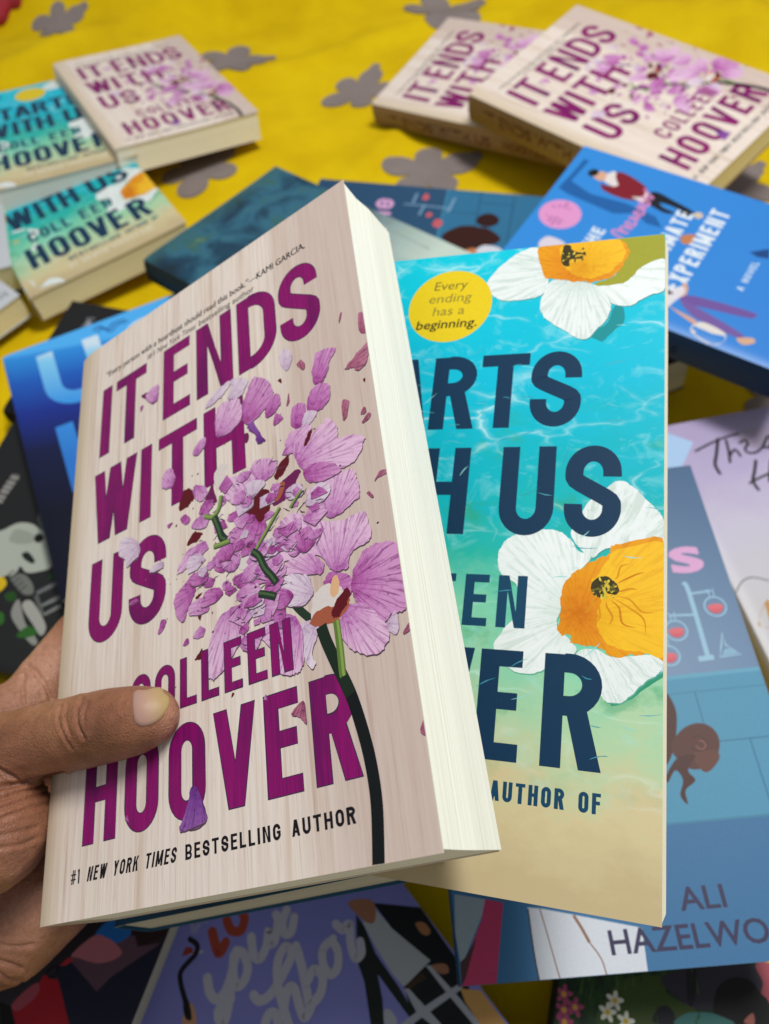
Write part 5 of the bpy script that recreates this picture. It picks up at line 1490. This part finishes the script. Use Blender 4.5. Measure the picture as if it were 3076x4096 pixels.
# ------------------------------------------------------------------ the hand
def build_hand():
    bm = bmesh.new()
    for chain in DATA['hand'].values():
        pts = [(Vector(c[:3]), c[3]) for c in chain]
        for (a, ra), (b, rb) in zip(pts, pts[1:]):
            n = max(3, int((b - a).length / 0.0022))
            for k in range(n + 1):
                t = k / n
                bmesh.ops.create_icosphere(bm, subdivisions=2, radius=ra + (rb - ra) * t, matrix=Matrix.Translation(a.lerp(b, t)))
    me = bpy.data.meshes.new('hand_blank')
    bm.to_mesh(me)
    bm.free()
    tmp = bpy.data.objects.new('hand_blank', me)
    col.objects.link(tmp)
    md = tmp.modifiers.new('remesh', 'REMESH')
    md.mode = 'VOXEL'
    md.voxel_size = 0.0013
    sm = tmp.modifiers.new('smooth', 'SMOOTH')
    sm.factor = 0.5
    sm.iterations = 14
    ss = tmp.modifiers.new('subsurf', 'SUBSURF')
    ss.levels = ss.render_levels = 1
    bpy.context.view_layer.update()
    dg = bpy.context.evaluated_depsgraph_get()
    me2 = bpy.data.meshes.new_from_object(tmp.evaluated_get(dg))
    bpy.data.objects.remove(tmp)
    bpy.data.meshes.remove(me)
    n = len(me2.vertices)
    co = np.empty(n * 3, 'f')
    me2.vertices.foreach_get('co', co)
    co = co.reshape(-1, 3).astype(float)
    no = np.empty(n * 3, 'f')
    me2.vertices.foreach_get('normal', no)
    no = no.reshape(-1, 3).astype(float)
    C = np.array((0, 0, CAM_Z))
    d = co - C
    z = d @ np.array(AX_F)
    px = 830.5 + 1640 * (d @ np.array(AX_R)) / z
    py = 1106.0 + 1640 * (d @ np.array(AX_D)) / z
    front = (no * (-d / np.linalg.norm(d, axis=1)[:, None])).sum(1) > -0.1
    disp = np.zeros(n)
    for depth, wid, line in DATA['creases']:
        pts = catmull(line, 5)
        dist = np.full(n, 1e9)
        for (ax, ay), (bx, by) in zip(pts, pts[1:]):
            vx, vy = bx - ax, by - ay
            t = np.clip(((px - ax) * vx + (py - ay) * vy) / (vx * vx + vy * vy + 1e-9), 0, 1)
            dist = np.minimum(dist, np.hypot(px - ax - t * vx, py - ay - t * vy))
        w = wid * 1.25
        disp += front * depth * (-np.exp(-(dist / w) ** 2) + 0.35 * np.exp(-((dist - 2.6 * w) / (1.6 * w)) ** 2))
    co += no * disp[:, None]
    me2.vertices.foreach_set('co', co.ravel())
    # palm side is pinker than the back of the thumb
    tone = np.zeros(n)
    tone += np.exp(-(((px - 60) / 95) ** 2 + ((py - 1430) / 85) ** 2)) * 1.0
    tone += np.exp(-(((px - 40) / 120) ** 2 + ((py - 1950) / 150) ** 2)) * 0.55
    tone += np.exp(-(((px - 372) / 26) ** 2 + ((py - 1560) / 60) ** 2)) * 0.8
    tone = np.clip(tone, 0, 1)
    at = me2.attributes.new('palm', 'FLOAT', 'POINT')
    at.data.foreach_set('value', tone.astype('f'))
    for p in me2.polygons:
        p.use_smooth = True
    me2.materials.clear()
    m = NT('brown_skin', 0.48, 0.38)
    o = m.obj()
    big = m.noise(o, 55, 4, 0.6)
    fine = m.noise(o, 520, 3, 0.6)
    at_n = m.n('Attribute', attribute_name='palm')
    brown = m.ramp(big, [(0.32, '6e4631'), (0.5, '87573f'), (0.68, '98674b')])
    pink = m.ramp(big, [(0.32, 'a87860'), (0.68, 'bd8d74')])
    c = m.mix(brown, pink, at_n.outputs['Fac'])
    c = m.mix(c, '6d452e', m.math('MULTIPLY', m.ramp(fine, [(0.48, 0.0), (0.72, 1.0)]), 0.4))
    m.base(c)
    m.b.inputs['Subsurface Weight'].default_value = 0.18
    m.b.inputs['Subsurface Radius'].default_value = (1.0, 0.35, 0.18)
    m.b.inputs['Subsurface Scale'].default_value = 0.0025
    vo = m.n('TexVoronoi', feature='DISTANCE_TO_EDGE')
    vo.inputs['Scale'].default_value = 900
    m.l(m.obj((1, 1, 1)), vo.inputs['Vector'])
    streak = m.noise(m.obj((260, 1500, 700)), 1.0, 3, 0.6)
    h = m.math('ADD', m.math('MULTIPLY', vo.outputs['Distance'], 1.4), m.math('ADD', fine, m.math('MULTIPLY', streak, 0.8)))
    m.bump(h, 0.42, 0.0006)
    me2.materials.append(m.m)
    me2.name = 'hand'
    o = bpy.data.objects.new('hand', me2)
    col.objects.link(o)
    o['label'] = 'brown left hand gripping the wood-patterned book, thumb across its cover'
    o['category'] = 'hand'
    # thumb nail: a curved plate laid on the thumb
    from mathutils.bvhtree import BVHTree
    bv = BVHTree.FromPolygons([tuple(v) for v in co], [tuple(p.vertices) for p in me2.polygons])
    out = catmull(DATA['nail'], 4, True)
    gx, gy = (sum(p[i] for p in out) / len(out) for i in (0, 1))
    out = [(gx + (x - gx) * 0.94, gy + 3.0 + (y - gy) * 0.90) for x, y in out]
    cx = sum(p[0] for p in out) / len(out)
    cy = sum(p[1] for p in out) / len(out)
    bm = bmesh.new()
    ink = bm.loops.layers.float_color.new('ink')
    O = Vector((0, 0, CAM_Z))
    R, D, F = Vector(AX_R), Vector(AX_D), Vector(AX_F)
    def shoot(x, y):
        dr = (F + R * ((x - 830.5) / 1640) + D * ((y - 1106.0) / 1640)).normalized()
        hit, nn, _, _ = bv.ray_cast(O, dr)
        return dr, hit, nn
    inner = []
    for x, y in out:              # keep the rim of the plate on the near side of the thumb
        q = 1.0
        while q > 0.6:
            dr, hit, nn = shoot(cx + (x - cx) * q, cy + (y - cy) * q)
            if hit is not None and nn.dot(dr) < -0.42 and (hit - O).length < 0.24:
                break
            q -= 0.02
        inner.append(q)
    for _ in range(3):
        inner = [min(inner[k], (inner[k - 1] + inner[k] + inner[(k + 1) % len(inner)]) / 3) for k in range(len(inner))]
    out = [(cx + (x - cx) * q, cy + (y - cy) * q) for (x, y), q in zip(out, inner)]
    rings = []
    pixel = {}
    for q, lift in ((0.0, 0.0008), (0.3, 0.00076), (0.55, 0.0007), (0.8, 0.0006), (0.94, 0.0004), (1.0, -0.0001)):
        ring = []
        for x, y in ([(cx, cy)] if q == 0 else out):
            X, Y = cx + (x - cx) * q, cy + (y - cy) * q
            dr, hit, nn = shoot(X, Y)
            v = bm.verts.new(hit + nn * lift)
            pixel[v] = (X, Y)
            ring.append(v)
        rings.append(ring)
    n = len(out)
    fs = []
    for a, b in zip(rings, rings[1:]):
        for k in range(n):
            k2 = (k + 1) % n
            fs.append(bm.faces.new([a[0], b[k], b[k2]] if len(a) == 1 else [a[k], b[k], b[k2], a[k2]]))
    for f in fs:
        f.smooth = True
        for lp in f.loops:
            X, Y = pixel[lp.vert]
            t = min(max((X - 306 - 0.25 * (Y - 1520)) / 46, 0), 1)
            a, b = lin('a88476'), lin('a89060')
            lp[ink] = [a[i] + (b[i] - a[i]) * t for i in range(3)] + [1]
    m = NT('thumb_nail', 0.5, 0.3)
    at = m.n('Attribute', attribute_name='ink')
    m.base(at.outputs['Color'])
    mesh_object('thumb_nail', bm, [m.m], o)


build_hand()
